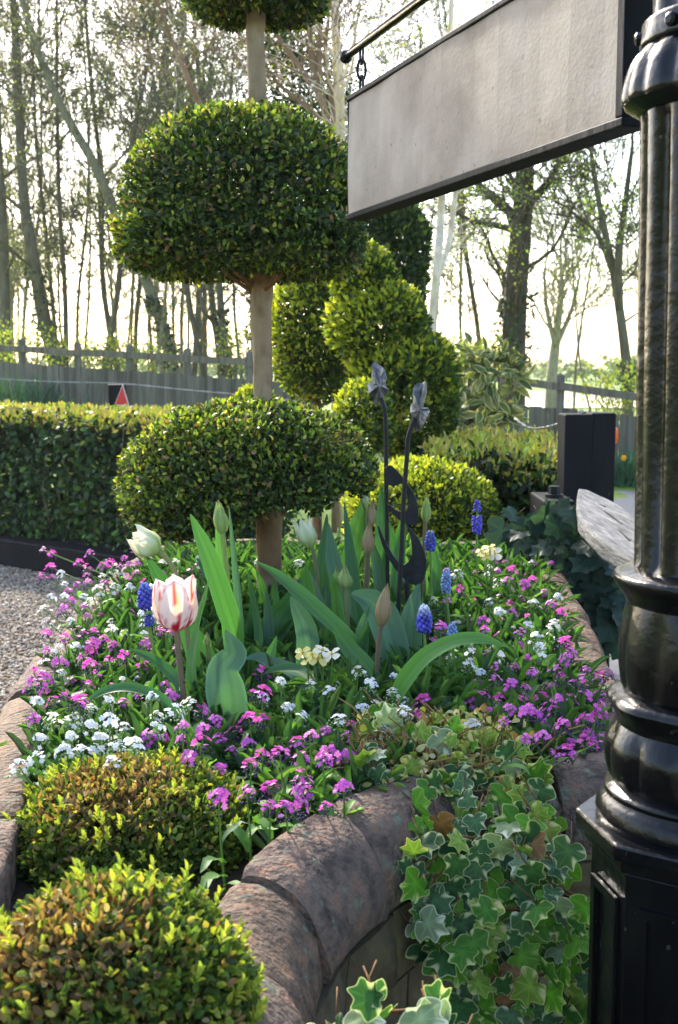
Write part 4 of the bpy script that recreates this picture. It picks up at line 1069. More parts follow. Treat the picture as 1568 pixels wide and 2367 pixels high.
# ------------------------------------------------------------------ tulips
def ribbon_leaf(parent, px, Ys, widths, col, name='leaf', concave=.22, wave=.06, wfreq=1.4, facing=(0,-1,.35), edge=1.35, ph=0.0, twist=0.0):
    """px: points base -> tip in view pixels, Ys their distances, widths in view pixels"""
    C = [atY(x, y, Y) for (x, y), Y in zip(px, Ys)]
    C = catmull(C, 6); n = len(C); ym = sum(Ys)/len(Ys)
    wd = [interp(i/(n-1), np.linspace(0,1,len(widths)), widths)*pxm(ym)/2*.88 for i in range(n)]
    vs, cs, fs = [], [], []; K = 13
    for i, p in enumerate(C):
        d = (C[min(i+1,n-1)] - C[max(i-1,0)]).normalized()
        f = Vector(facing); a = twist*i/(n-1); 
        side = d.cross(f); side = side.normalized() if side.length > 1e-4 else Vector((1,0,0))
        nn = side.cross(d)
        if twist: side, nn = side*math.cos(a)+nn*math.sin(a), nn*math.cos(a)-side*math.sin(a)
        for j in range(K):
            v = (j/(K-1))*2 - 1
            wz = wave*math.sin(wfreq*6.28*i/(n-1) + ph + (1.2 if v > 0 else 0))*abs(v)**1.5
            q = p + side*v*wd[i] + nn*(abs(v)**1.6*wd[i]*concave*2 + wz*wd[i]*1.6)
            vs.append(q); e = edge if abs(v) > .95 else (1 + .10*math.cos(v*9) + .10*(j % 2))*(1 + .12*nz((i*.25, v*2, 0), 1.0, ph))
            cs.append((col[0]*e, col[1]*e, col[2]*e))
    for i in range(n-1):
        for j in range(K-1): fs.append((i*K+j, i*K+j+1, (i+1)*K+j+1, (i+1)*K+j))
    m = MB(); m.add(vs, fs, cs)
    return m.obj(name, M['tulip_leaf'], parent, smooth=True)

def petal_mesh(Hh, rprof, half, u0_col, tip_col=None, colf=None, ang=0, roff=1.0, tipshape=.75, nu=12, nv=9):
    vs, cs, fs = [], [], []
    for i in range(nu+1):
        u = i/nu; r = interp(u, [p[0] for p in rprof], [p[1] for p in rprof])*roff
        wv = half*(math.sin(math.pi*min(u*.62+.22, 1.0)) if u < .62 else math.sin(math.pi*.604)*max(0, (1-((u-.62)/.38)**2))**tipshape)
        for j in range(nv):
            v = (j/(nv-1))*2-1; a = ang + v*wv
            rr = r*(1 - .05*v*v) + .0012*math.sin(7*u+3*v+ang*3)
            z = Hh*(u - .03*v*v*u)
            vs.append((rr*math.cos(a), rr*math.sin(a), z)); cs.append(colf(u, v, ang))
    for i in range(nu):
        for j in range(nv-1): fs.append((i*nv+j, i*nv+j+1, (i+1)*nv+j+1, (i+1)*nv+j))
    return vs, fs, cs
def stripe(u, v, a):
    k = nz((u*5, v*4, a*2), 2.2, 1); k2 = nz((u*16, v*14, a*5), 1.6, 3)
    fr = abs(math.sin(a*.5-.6))
    base = lerp3((.80,.76,.70), (.80,.66,.62), .5+.5*k)
    if u < (.34 if abs(v) < .5 and fr > .6 else .10)*(.75+.35*math.sin(v*16+a*2)): return lerp3((.36,.012,.05), (.5,.03,.08), abs(v))
    off = .22*math.sin(a*2.3)
    wd = (.17 if fr > .5 else .05)*(.6+.7*abs(k))*min(1, max(0, (u-.42)*4))
    if abs(v-off) < wd: return lerp3((.66,.06,.03), (.62,.02,.09), .5+.5*math.sin(a*5))
    gy = math.exp(-((v-off-.16)/.2)**2)*math.exp(-((u-.6)/.22)**2)*(1 if fr > .5 else .4); base = lerp3(base, (.84,.62,.16), .8*gy)
    go = math.exp(-((v-off)/.22)**2)*math.exp(-((u-.42)/.18)**2); base = lerp3(base, (.82,.40,.28), .6*go)
    if abs(v) > .5 and k2 > .38: return (.66,.26,.42)
    return base
def lerp3(a, b, t): return tuple(lerp(x, y, t) for x, y in zip(a, b))
def greenwhite(u, v, a):
    g_ = (.30,.42,.12); w_ = (.72,.74,.55)
    t = min(max((u-.1)/.65 + .35*abs(v) - .15, 0), 1); return lerp3(g_, w_, t)
def greenbud(u, v, a):
    t = .5+.5*math.cos(v*3); return lerp3((.20,.30,.09), (.30,.40,.13), t*(.6+.4*u)) if u < .93 else (.35,.16,.18)
def bronzebud(u, v, a): return lerp3((.22,.20,.09), (.36,.26,.15), .5+.5*math.sin(u*3+v)) if abs(v) < .8 else (.20,.24,.08)

def tulip(label, fx, fy, wpx, hpx, kind, Y, stem_px, stem_col=(.20,.24,.10), lean=(0,0)):
    base = Vector((atY(stem_px[-1][0], stem_px[-1][1], Y).x, Y, SZ))
    root = thing('tulip', label, 'tulip', base, None)
    k = pxm(Y); Hh = hpx*k; Rm = wpx*k/2
    fb = atY(fx, fy + hpx/2, Y)                # base of the flower
    pts = [fb + Vector((0,0,.002))] + [atY(x, y, Y) for x, y in stem_px]
    pts[-1] = Vector((pts[-1].x, Y, min(pts[-1].z, SZ-.01))); pts = list(reversed(pts))
    P_ = catmull(pts, 6); m = MB(); r0 = .0045 if kind != 'stripe' else .005
    m.tube(P_, r0*(Y/2.0)**.3, 9, stem_col); m.obj('stem', M['leaf_matt'], root, smooth=True)
    if kind == 'stripe':
        prof = [(0,.22*Rm),(.05,.55*Rm),(.18,.84*Rm),(.42,1.0*Rm),(.7,.98*Rm),(1,.92*Rm)]; half, cf, ts = .74, stripe, .36
    elif kind == 'double':
        prof = [(0,.2*Rm),(.08,.55*Rm),(.25,.9*Rm),(.5,1.0*Rm),(.8,.82*Rm),(1,.66*Rm)]; half, cf, ts = .68, greenwhite, .6
    elif kind == 'white':
        prof = [(0,.25*Rm),(.1,.62*Rm),(.32,.95*Rm),(.6,.9*Rm),(.85,.85*Rm),(1,1.0*Rm)]; half, cf, ts = .6, greenwhite, .75
    else:
        prof = [(0,.35*Rm),(.1,.74*Rm),(.3,1.0*Rm),(.5,.92*Rm),(.75,.58*Rm),(.92,.24*Rm),(1,.05*Rm)]; half, cf, ts = .64, (bronzebud if kind == 'bronze' else greenbud), .8
    fl = bpy.data.objects.new('flower', None); fl.empty_display_size = .01; col.objects.link(fl); fl.parent = root; fl.location = fb - base
    d = (P_[-1] - P_[-2]).normalized(); d = (d + Vector((lean[0], lean[1], 0))).normalized()
    fl.rotation_euler = Vector((0,0,1)).rotation_difference(d).to_euler()
    rots = range(6) if kind != 'double' else range(9)
    for i in rots:
        inner = i % 2; ang = -math.pi/2 + i*math.pi/3 + .12
        ro = .86 if inner else 1.0; hh = Hh*(1.0 if inner else .97)*R.uniform(.94, 1.02); pr = prof
        if i >= 6: ro, hh, ang = .55, Hh*.9, i*2.1
        if kind == 'stripe' and i in (1, 2): hh *= 1.02
        if kind in ('stripe',) and i == 1: pr = [(u, r_*(1+.42*max(0,u-.45))) for u, r_ in prof]
        if kind == 'double' and i in (1, 0): pr = [(u, r_*(1+.5*max(0,u-.5))) for u, r_ in prof]; hh *= 1.08 if i == 1 else .72
        m = MB(); m.add(*petal_mesh(hh, pr, half*(.95 if inner else 1), None, None, cf, ang, ro, ts))
        o = link('petal', m.mesh('petal', M['petal'], smooth=True), fl)
    return root
t1 = tulip('open cream tulip flamed with crimson and yellow, the showiest in the bed', 409, 1392, 108, 130, 'stripe', 1.97, [(412,1500),(424,1600),(443,1690)], (.20,.16,.11))
t2 = tulip('half-open white and green double tulip leaning left', 366, 1239, 70, 78, 'double', 2.2, [(398,1310),(425,1400),(452,1600)], (.24,.24,.12), (-.12,0))
t3 = tulip('tall green tulip bud above the broad leaves left of the topiary stem', 515, 1194, 36, 78, 'green', 2.3, [(522,1290),(530,1400),(536,1560)], (.22,.28,.11))
t4 = tulip('white and green tulip opening just right of the topiary stem', 720, 1229, 50, 74, 'white', 2.7, [(728,1290),(735,1350),(742,1470)], (.20,.20,.10))
t5 = tulip('bronze tulip bud left of the iron crescents', 850, 1243, 29, 76, 'bronze', 2.5, [(848,1320),(846,1390),(844,1510)], (.16,.14,.09))
t6 = tulip('bronze tulip bud behind another, left of the leaf stakes', 857, 1185, 22, 66, 'bronze', 2.8, [(853,1260),(850,1340),(850,1460)], (.16,.15,.09))
t7 = tulip('slim green tulip bud right of the leaf stakes', 984, 1174, 24, 66, 'green', 2.9, [(982,1240),(979,1320),(976,1430)], (.17,.15,.09))
t8 = tulip('tall bronze-green tulip bud in front of the iron stakes', 881, 1394, 38, 104, 'bronze', 2.15, [(876,1480),(872,1550),(868,1610)], (.18,.15,.10))
t9 = tulip('short plump green tulip bud in the middle of the leaves', 800, 1334, 36, 54, 'green', 2.45, [(802,1390),(804,1440),(806,1530)])
t10 = tulip('small green tulip bud beside the short plump one', 783, 1330, 20, 46, 'green', 2.5, [(786,1380),(790,1440),(793,1520)])
t11 = tulip('tiny unopened tulip bud behind the showy tulip stem', 478, 1568, 20, 66, 'green', 2.1, [(472,1620),(468,1640),(466,1660)])
t12 = tulip('small round green tulip bud below the tall bud', 481, 1478, 18, 36, 'green', 2.25, [(482,1510),(484,1550),(486,1610)])
t13 = tulip('pale tulip bud peeping between leaves behind the bronze buds', 845, 1150, 22, 50, 'white', 3.0, [(846,1190),(846,1260),(846,1400)])
GA, GB, GC, GD = (.045,.115,.045), (.06,.145,.045), (.07,.135,.085), (.09,.20,.05)
rl = ribbon_leaf
rl(t3, [(548,1560),(540,1470),(520,1400),(490,1310),(462,1240),(440,1188)], [2.27,2.25,2.2,2.17,2.16,2.16], [26,52,60,52,34,2], GB, facing=(.35,-1,.2))
rl(t3, [(532,1500),(524,1400),(512,1290),(500,1160)], [2.36,2.37,2.38,2.4], [30,36,30,2], GD)
rl(t3, [(556,1560),(556,1450),(548,1330),(530,1170)], [2.34,2.35,2.36,2.38], [24,28,24,2], GC, facing=(-.6,-1,.2))
rl(t3, [(566,1590),(600,1500),(596,1420),(572,1310)], [2.34,2.4,2.42,2.44], [30,38,30,2], GA, facing=(-.8,-.8,.2))
rl(t1, [(500,1690),(522,1640),(520,1590),(516,1545),(540,1510),(522,1456)], [1.95,1.93,1.92,1.93,1.95,1.97], [50,112,108,78,62,4], GC, wave=.34, wfreq=1.3, facing=(.25,-1,.25), concave=.16, edge=1.6)
rl(t1, [(452,1700),(455,1630),(446,1540),(462,1440),(478,1380),(484,1330)], [1.98,1.99,2.0,2.02,2.03,2.04], [34,50,44,34,26,2], GB, wave=.12, wfreq=1.6, facing=(-.5,-1,.1), twist=.9)
rl(t1, [(440,1700),(425,1600),(400,1560),(350,1520),(300,1500)], [2.0,2.03,2.06,2.08,2.1], [26,34,32,24,2], GA)
rl(t2, [(456,1600),(440,1480),(400,1380),(366,1330),(338,1282)], [2.24,2.24,2.23,2.22,2.2], [22,42,46,38,2], GA)
rl(t2, [(560,1560),(545,1450),(515,1370),(480,1320),(455,1290)], [2.5,2.5,2.52,2.52,2.54], [30,48,46,30,2], GA)
rl(t4, [(598,1580),(610,1500),(640,1430),(672,1390),(696,1335)], [2.4,2.45,2.5,2.5,2.52], [36,84,82,56,2], GA, facing=(.5,-1,.3))
rl(t4, [(852,1570),(806,1485),(748,1425),(690,1372),(640,1330),(590,1297)], [2.3,2.3,2.32,2.35,2.38,2.4], [30,48,48,42,28,2], GB, facing=(.2,-.8,.8))
rl(t4, [(700,1560),(712,1500),(706,1450),(688,1410),(672,1378)], [2.25,2.25,2.26,2.27,2.28], [36,60,56,36,2], GC, concave=.35)
rl(t4, [(745,1480),(748,1400),(746,1320),(752,1250),(756,1188)], [2.75,2.76,2.76,2.78,2.8], [26,38,38,26,2], GB)
rl(t9, [(700,1590),(680,1560),(640,1540),(600,1522),(566,1524)], [2.1,2.12,2.14,2.16,2.16], [30,52,50,36,4], GC, facing=(0,-.5,1), wave=.1, wfreq=1.0)
rl(t9, [(720,1640),(718,1590),(690,1555),(650,1548),(606,1560)], [2.02,2.04,2.08,2.1,2.1], [26,42,44,32,2], GA, facing=(0,-.5,1))
rl(t8, [(918,1615),(940,1575),(985,1520),(1050,1484),(1110,1478),(1174,1496)], [1.98,1.97,1.95,1.93,1.92,1.9], [34,52,48,42,34,2], GD, facing=(-.2,-.8,.7), wave=.08, wfreq=1.2)
rl(t8, [(890,1600),(902,1510),(880,1430),(850,1390),(812,1372)], [2.3,2.32,2.34,2.35,2.36], [50,92,92,64,6], GC, concave=.3, facing=(.3,-1,.5))
rl(t8, [(930,1590),(946,1500),(952,1420),(968,1350)], [2.35,2.37,2.38,2.4], [40,66,54,4], GC)
rl(t8, [(870,1600),(852,1550),(800,1490),(770,1440)], [2.18,2.2,2.25,2.27], [30,50,44,3], GB)
rl(t5, [(832,1500),(822,1400),(812,1300),(796,1160)], [2.62,2.65,2.68,2.72], [28,40,34,2], GA)
rl(t5, [(800,1480),(790,1380),(770,1290),(760,1210)], [2.55,2.58,2.6,2.62], [30,46,40,2], GC)
rl(t13, [(800,1400),(812,1290),(830,1210),(852,1126)], [3.0,3.02,3.04,3.06], [34,50,44,2], GD)
rl(t13, [(880,1400),(884,1280),(884,1200),(880,1122)], [3.0,3.02,3.04,3.06], [30,42,36,2], GB)
rl(t6, [(905,1430),(918,1330),(925,1270),(940,1190)], [2.9,2.92,2.94,2.96], [24,36,30,2], GB)
rl(t7, [(978,1440),(1000,1380),(1010,1320),(1002,1262)], [2.95,2.95,2.96,2.97], [20,30,28,2], GA)
rl(t10, [(770,1500),(740,1420),(722,1370),(716,1320)], [2.6,2.62,2.64,2.66], [34,50,40,2], GC)
rl(t11, [(420,1660),(360,1610),(290,1592),(230,1606),(188,1640)], [1.86,1.86,1.86,1.86,1.86], [22,36,36,28,2], GA, facing=(0,-.5,1))
rl(t12, [(540,1620),(510,1560),(476,1500),(455,1450)], [2.3,2.3,2.3,2.3], [30,46,40,3], GA)
rl(t12, [(600,1640),(596,1580),(620,1520),(640,1470)], [2.2,2.22,2.25,2.28], [28,40,34,2], GB, facing=(.6,-1,.2))

lr = random.Random(91)
for (t_, x, Y, yt, n_) in ((t4,640,2.75,1290,2),(t4,700,2.9,1250,2),(t5,815,2.75,1230,2),(t6,870,2.95,1200,2),(t7,960,3.0,1240,2),(t9,770,2.5,1300,2),(t10,735,2.6,1310,2),(t13,905,3.1,1200,2),(t8,830,2.3,1400,2),(t3,570,2.55,1330,2),(t12,610,2.4,1380,1),(t2,420,2.4,1400,1)):
    for k in range(n_):
        x0_ = x+lr.uniform(-22,22); dx = lr.uniform(-45,45); yb = CY+F*math.tan(math.atan((CAMZ-SZ)/Y)-PITCH); yt_ = yt+lr.uniform(-25,50)
        wd = lr.uniform(26,44); Yk = Y+lr.uniform(-.06,.06)
        rl(t_, [(x0_,yb),(x0_+dx*.15,lerp(yb,yt_,.4)),(x0_+dx*.5,lerp(yb,yt_,.75)),(x0_+dx,yt_)], [Yk,Yk+.01,Yk+.02,Yk+.01], [wd*.6,wd,wd*.8,2], lr.choice([GA,GB,GC,GD]), facing=(lr.uniform(-.7,.7),-1,.25), wave=lr.uniform(0,.15), wfreq=1.5, ph=lr.uniform(0,6), concave=lr.uniform(.15,.4))
# ------------------------------------------------------------------ grape hyacinths and pale yellow flowers
def muscari(label, x, y, wpx, hpx, Y, base, cols, gap=None):
    b = Vector((atY(base[0], base[1], Y).x, Y, SZ)); root = thing('grape_hyacinth', label, 'grape hyacinth', b, 'grape hyacinths dotted through the bed')
    k = pxm(Y); c = atY(x, y, Y); h = hpx*k; r = wpx*k/2
    top = c + Vector((0,0,h/2)); bot = c - Vector((0,0,h/2)); n = max(34, int(hpx*1.0))
    m = MB(); m.tube(catmull([b - Vector((0,0,.01)), b.lerp(bot,.5)+Vector((.004,0,0)), bot, top], 4), [.0028]*12+[.0015], 7, (.16,.26,.07)); m.obj('stem', M['leaf_matt'], root, smooth=True)
    P_, S_, C_ = [], [], []
    for i in range(n):
        t = (i+.5)/n
        if gap and gap[0] < t < gap[1]: continue
        a = i*2.39996; rr = r*(.78*math.sin(math.pi*(.22+.70*t))**.8)
        q = bot.lerp(top, t) + Vector((math.cos(a)*rr, math.sin(a)*rr, 0)); P_.append(tuple(q)); s_ = r*.30*(1.1-.35*t); S_.append((s_, s_, s_*1.15))
        cc = lerp3(cols[0], cols[1], max(0,(t-.55)/.45)**1.2); kk = R.uniform(.6,1.45); C_.append(tuple(v*kk for v in cc))
    V, T, C = ico_cloud(np.array(P_), np.array(S_), np.array(C_)); o = link('flower_spike', np_mesh('flower_spike', V-np.array(b), T, C, M['floret'], True), root)
    for i in range(3):
        e = b + Vector((R.uniform(-.06,.06), R.uniform(-.04,.03), R.uniform(.06,.1))); mid = b.lerp(e,.5)+Vector((0,0,.03))
        q = catmull([b, mid, e], 5); mm = MB(); vs = []
        for j, p in enumerate(q):
            w_ = .004*math.sin(math.pi*(.15+.85*j/10)); vs += [p+Vector((-w_,0,0)), p+Vector((w_,0,0))]
        mm.add(vs, [(2*j,2*j+1,2*j+3,2*j+2) for j in range(len(q)-1)], (.06,.15,.04)); mm.obj('leaf', M['leaf_matt'], root, smooth=True)
BL = ((.09,.09,.50),(.16,.22,.62)); BW = ((.09,.09,.50),(.72,.76,.82)); LB = ((.22,.32,.62),(.30,.42,.66))
muscari('deep blue grape hyacinth close left of the showy tulip', 335, 1378, 36, 60, 2.15, (372,1520), BL)
muscari('short small grape hyacinth under the deep blue one by the showy tulip', 345, 1432, 24, 30, 2.1, (378,1540), ((.09,.10,.48),(.06,.10,.12)))
muscari('blue grape hyacinth with a white tip, right of the iron stakes', 981, 1430, 38, 62, 2.1, (990,1540), BW)
muscari('tall violet grape hyacinth with two tiers, beside the rear box ball', 1103, 1195, 24, 76, 2.9, (1098,1330), ((.12,.10,.60),(.10,.08,.50)), gap=(.52,.66))
muscari('violet-blue grape hyacinth behind the iron crescents', 995, 1250, 26, 44, 2.8, (992,1380), BL)
muscari('powder-blue grape hyacinth among the right-hand flowers', 1032, 1342, 24, 56, 2.5, (1040,1470), LB)
muscari('powder-blue grape hyacinth half hidden near the arching tulip leaf', 1046, 1462, 26, 46, 2.15, (1050,1570), LB)

def pale_flower(label, pts, Y, base, petal_px, cols):
    b = Vector((atY(base[0], base[1], Y).x, Y, SZ)); root = thing('wallflower', label, 'wallflower', b)
    k = pxm(Y)
    for (x, y, c) in pts:
        q = atY(x, y, Y + R.uniform(-.015,.015)); m = MB(); r = petal_px*k/2*R.uniform(.85,1.15)
        up = Vector((R.gauss(0,.35), -.5+R.gauss(0,.25), .8)).normalized(); u = up.orthogonal().normalized(); v = up.cross(u)
        for i in range(4):
            a = i*math.pi/2 + R.uniform(-.2,.2); d = u*math.cos(a)+v*math.sin(a); s_ = up.cross(d)
            vs = [q, q+d*r*.45+s_*r*.36, q+d*r*.95+s_*r*.42-up*r*.1, q+d*r*1.12-up*r*.12, q+d*r*.95-s_*r*.42-up*r*.1, q+d*r*.45-s_*r*.36]
            m.add(vs, [(0,1,2,3),(0,3,4,5)], cols[c])
        m.tube([q-up*.002, q+up*.003], .0025, 6, (.6,.45,.05)); m.obj('flower', M['petal'], root)
        m = MB(); m.tube(catmull([q-up*.002, q.lerp(b,.4)+Vector((R.gauss(0,.006),0,0)), b], 3), .0016, 5, (.12,.20,.06)); m.obj('stem', M['leaf_matt'], root)
    for i in range(9):
        t = R.uniform(.3,.75); q = b.lerp(atY(pts[0][0], pts[0][1], Y), t)
        V, T, C = leaf_arrays(np.array([tuple(q)]), np.array([(R.gauss(0,1),R.gauss(-.3,.6),.3)]), np.array([(0,0,1.)]), .05, .011, [(.05,.12,.03)], RIB)
        link('leaf', np_mesh('leaf', V-np.array(b), T, C, M['leaf_matt']), root)
YC = [(.78,.70,.25),(.80,.78,.62),(.75,.66,.16)]
pale_flower('pale yellow and cream wallflower head in the centre of the bed', [(700,1508,0),(722,1512,0),(745,1503,1),(768,1512,1),(735,1522,0),(712,1520,0)], 2.05, (735,1640), 40, YC)
pale_flower('small yellow and cream flower left of the tall green tulip bud', [(460,1262,2),(462,1288,1),(466,1310,1)], 2.7, (470,1450), 24, YC)
pale_flower('pale yellow flower with drooping petals near the far right of the bed', [(1132,1266,0),(1112,1272,0),(1145,1280,1),(1124,1284,0)], 2.75, (1136,1390), 32, YC)
pale_flower('small pale yellow flower behind the arching tulip leaf', [(1030,1478,0),(1040,1486,0),(1022,1488,0)], 2.1, (1030,1590), 26, YC)

# ------------------------------------------------------------------ forget-me-nots: each flowering sprig a thing
def fmn_cluster(seed, pc, dens):
    rng = random.Random(seed); m = MB(); n = dens
    for i in range(n):
        a = i*2.4+rng.random()*.5; rr = .0165*math.sqrt((i+.3)/n)*rng.uniform(.75,1.2)
        q = Vector((math.cos(a)*rr, math.sin(a)*rr, .012-.017*(rr/.017)**2+rng.uniform(-.003,.004)))
        up = (Vector((q.x*38, q.y*38-.45, .8)) + Vector((rng.gauss(0,.2), rng.gauss(0,.2), 0))).normalized(); u = up.orthogonal().normalized(); v = up.cross(u); R0 = .0052*rng.uniform(.8,1.2); k = rng.uniform(.8,1.2)
        c = tuple(min(x*k,.85) for x in rng.choice(pc))
        for j in range(5):
            b = j*1.2566+a; d = u*math.cos(b)+v*math.sin(b); s_ = up.cross(d)
            m.add([q, q+d*R0*.55+s_*R0*.42+up*.0004, q+d*R0*1.05+s_*R0*.2, q+d*R0*1.05-s_*R0*.2, q+d*R0*.55-s_*R0*.42+up*.0004], [(0,1,2,3,4)], c)
        e = q+up*.0006; m.add([e+u*.0011, e+v*.0011, e-u*.0011, e-v*.0011], [(0,1,2,3)], (.75,.62,.25))
    return m
def bud_mesh(seed, c):
    rng = random.Random(seed); P_, S_, C_ = [], [], []
    for i in range(22):
        a = i*2.4; rr = rng.uniform(.006,.019); P_.append((math.cos(a)*rr, math.sin(a)*rr, -.004-.010*(rr/.017)**2+rng.uniform(-.004,.003))); s_ = rng.uniform(.0012,.0021); S_.append((s_,s_,s_*1.3)); k = rng.uniform(.7,1.3); C_.append(tuple(x*k for x in c))
    V, T, C = ico_cloud(np.array(P_), np.array(S_), np.array(C_)); return np_mesh('buds', V, T, C, M['floret'])
PK = [(.70,.15,.56),(.64,.11,.54),(.76,.24,.62),(.52,.08,.48)]; WH = [(.76,.79,.84),(.82,.83,.85),(.68,.75,.82)]
pinks = [fmn_cluster(100+i, PK, 9+i%4*2).mesh('flower_cluster', M['petal']) for i in range(5)]
whites = [fmn_cluster(200+i, WH, 11+i%4*2).mesh('flower_cluster', M['petal']) for i in range(5)]
pbud = [bud_mesh(300+i, (.07,.03,.12)) for i in range(3)]; wbud = [bud_mesh(310+i, (.30,.40,.22)) for i in range(3)]
def sprig_leaf(seed, c):
    rng = random.Random(seed); m = MB(); vs, cs = [], []
    L = 1.0; n = 7
    for i in range(n+1):
        t = i/n; w_ = .15*math.sin(math.pi*min(1,(.12+.88*t)))**.7*(1 if t < .99 else .1); z = .55*t - .45*t*t*rng.uniform(.8,1.5)
        for v in (-1,0,1): vs.append((v*w_, t*.9, z + abs(v)*w_*.35)); k = 1.15 if v == 0 else 1; cs.append(tuple(x*k for x in c))
    m.add(vs, [(i*3+j, i*3+j+1, (i+1)*3+j+1, (i+1)*3+j) for i in range(n) for j in range(2)], cs); return m.mesh('leaf', M['leaf_matt'], smooth=True)
sleaves = [sprig_leaf(400+i, c) for i, c in enumerate([(.05,.13,.03),(.07,.17,.035),(.09,.21,.04),(.05,.11,.045),(.12,.25,.05)])]
stem_meshes = []
for i in range(6):
    rng = random.Random(500+i); m = MB(); bx_, by_ = rng.uniform(-.1,.1), rng.uniform(-.1,.05)
    m.tube(catmull([(-bx_, -by_, 0), (-bx_*.5+rng.uniform(-.04,.04), -by_*.5, .5), (0,0,1)], 4), [.020,.019,.018,.016,.015,.014,.013,.012,.011], 5, (.13,.22,.06))
    stem_meshes.append(m.mesh('stem', M['leaf_matt'], smooth=True))
zones = [  # polygon box in view pixels, pink count, white count, label key
    (95,1265,335,1345,18,2,'lf'), (230,1300,480,1400,20,12,'lf'), (110,1340,320,1450,11,9,'lm'), (250,1380,400,1470,5,13,'lm'), (100,1455,350,1545,20,3,'lm'), (330,1440,430,1560,10,0,'lm'),
    (75,1555,260,1625,10,4,'ln'), (70,1610,330,1765,3,24,'ln'), (240,1570,440,1660,3,14,'ln'), (330,1640,480,1720,8,4,'ln'), (430,1660,640,1770,16,0,'fr'), (500,1740,820,1880,17,0,'fr'), (640,1650,830,1790,9,2,'fr'),
    (590,1545,700,1640,2,4,'ce'), (680,1540,880,1640,0,10,'ce'), (880,1560,980,1680,0,6,'ce'), (760,1600,980,1700,3,8,'ce'), (560,1270,700,1420,1,4,'ce'),
    (1090,1268,1240,1340,14,6,'rf'), (1000,1300,1260,1400,18,10,'rf'), (1090,1380,1300,1480,22,14,'rm'), (960,1440,1120,1540,5,9,'rm'), (1100,1480,1320,1560,16,8,'rm'), (1060,1540,1330,1650,26,0,'rn'), (1030,1640,1260,1730,9,1,'rn'), (1230,1560,1400,1750,22,0,'rn')]
ZL = {'lf': 'at the far left of the bed by the sleeper', 'lm': 'along the left coping behind the showy tulip', 'ln': 'near the left coping behind the browned box ball', 'fr': 'at the front of the bed between box ball and ivy',
      'ce': 'among the tulip leaves in the middle of the bed', 'rf': 'at the far right of the bed by the dark ivy', 'rm': 'halfway along the right coping', 'rn': 'in the front right corner beside the lamp post'}
rng = random.Random(77); taken = []
def sprig(x, y, white, key, zh=None):
    zh = zh or rng.uniform(.925,1.0)
    h = atZ(x, y, zh)
    bx_, by_ = h.x*.97, h.y + rng.uniform(-.01,.03)
    if not in_bed(bx_, by_, .05):
        for _ in range(12):
            bx_ += (.0-bx_)*.06; by_ += (2.4-by_)*.03
            if in_bed(bx_, by_, .05): break
        else: return
    base = Vector((bx_, by_, SZ-.004))
    root = thing('forget_me_not', ('white' if white else 'magenta-pink') + ' forget-me-not sprig ' + ZL[key], 'forget-me-not', base, ('white' if white else 'pink') + ' forget-me-nots ' + ZL[key])
    H = h - base
    o = link('stem', stem_meshes[rng.randrange(6)], root)
    s_ = H.length; qd = Vector((0,0,1)).rotation_difference(H)
    o.matrix_local = qd.to_matrix().to_4x4() @ Matrix.Diagonal((.10,.10,s_,1))
    sc = rng.uniform(.55,1.0); rz = Matrix.Rotation(rng.uniform(0,6.28),4,'Z'); tl = Matrix.Rotation(rng.uniform(-.35,.35),4,'X') @ Matrix.Rotation(rng.uniform(-.35,.35),4,'Y')
    Mx = Matrix.Translation(H) @ tl @ rz @ Matrix.Diagonal((sc,sc,sc,1))
    o = link('flower_cluster', (whites if white else pinks)[rng.randrange(5)], root); o.matrix_local = Mx
    o = link('bud_cluster', (wbud if white else pbud)[rng.randrange(3)], root); o.matrix_local = Mx
    for i in range(4):
        a = rng.uniform(0,6.28); t = rng.uniform(.05,.6); L = rng.uniform(.04,.075)*(1.1-t*.5)
        o = link('leaf', sleaves[rng.randrange(5)], root)
        o.matrix_local = Matrix.Translation(H*t) @ Matrix.Rotation(a,4,'Z') @ Matrix.Rotation(rng.uniform(-.1,.7),4,'X') @ Matrix.Diagonal((L,L,L,1))
for (x0,y0,x1,y1,npk,nwh,key) in zones:
    kf = {'lf': 1.0, 'ln': .95, 'lm': .8}.get(key, .62); npk, nwh = math.ceil(npk*kf), math.ceil(nwh*kf)
    for i in range(npk+nwh):
        for _ in range(40):
            x, y = rng.uniform(x0,x1), rng.uniform(y0,y1); dmin = 29*(y-850)/700
            if all((x-a)**2+((y-b)*1.3)**2 > dmin*dmin for a,b in taken): break
        else: continue
        taken.append((x,y)); sprig(x, y, i >= npk, key)
for (x,y,wt,key) in [(45,1772,1,'ln'),(102,1408,1,'lm'),(150,1380,1,'lm'),(95,1560,0,'ln'),(72,1583,0,'ln'),(625,1865,0,'fr'),(660,1872,0,'fr'),(700,1800,0,'fr'),(760,1745,0,'fr'),(1255,1268,0,'rf'),(1275,1302,0,'rf'),(1320,1508,0,'rm'),(1355,1552,0,'rn'),(1405,1560,0,'rn'),(1350,1665,0,'rn'),(1382,1662,0,'rn'),(1310,1740,0,'rn'),(1358,1718,0,'rn'),(610,1615,1,'ce'),(1230,1300,1,'rf'),(1282,1440,1,'rm'),(1290,1480,1,'rm')]:
    sprig(x, y, wt, key, .96)
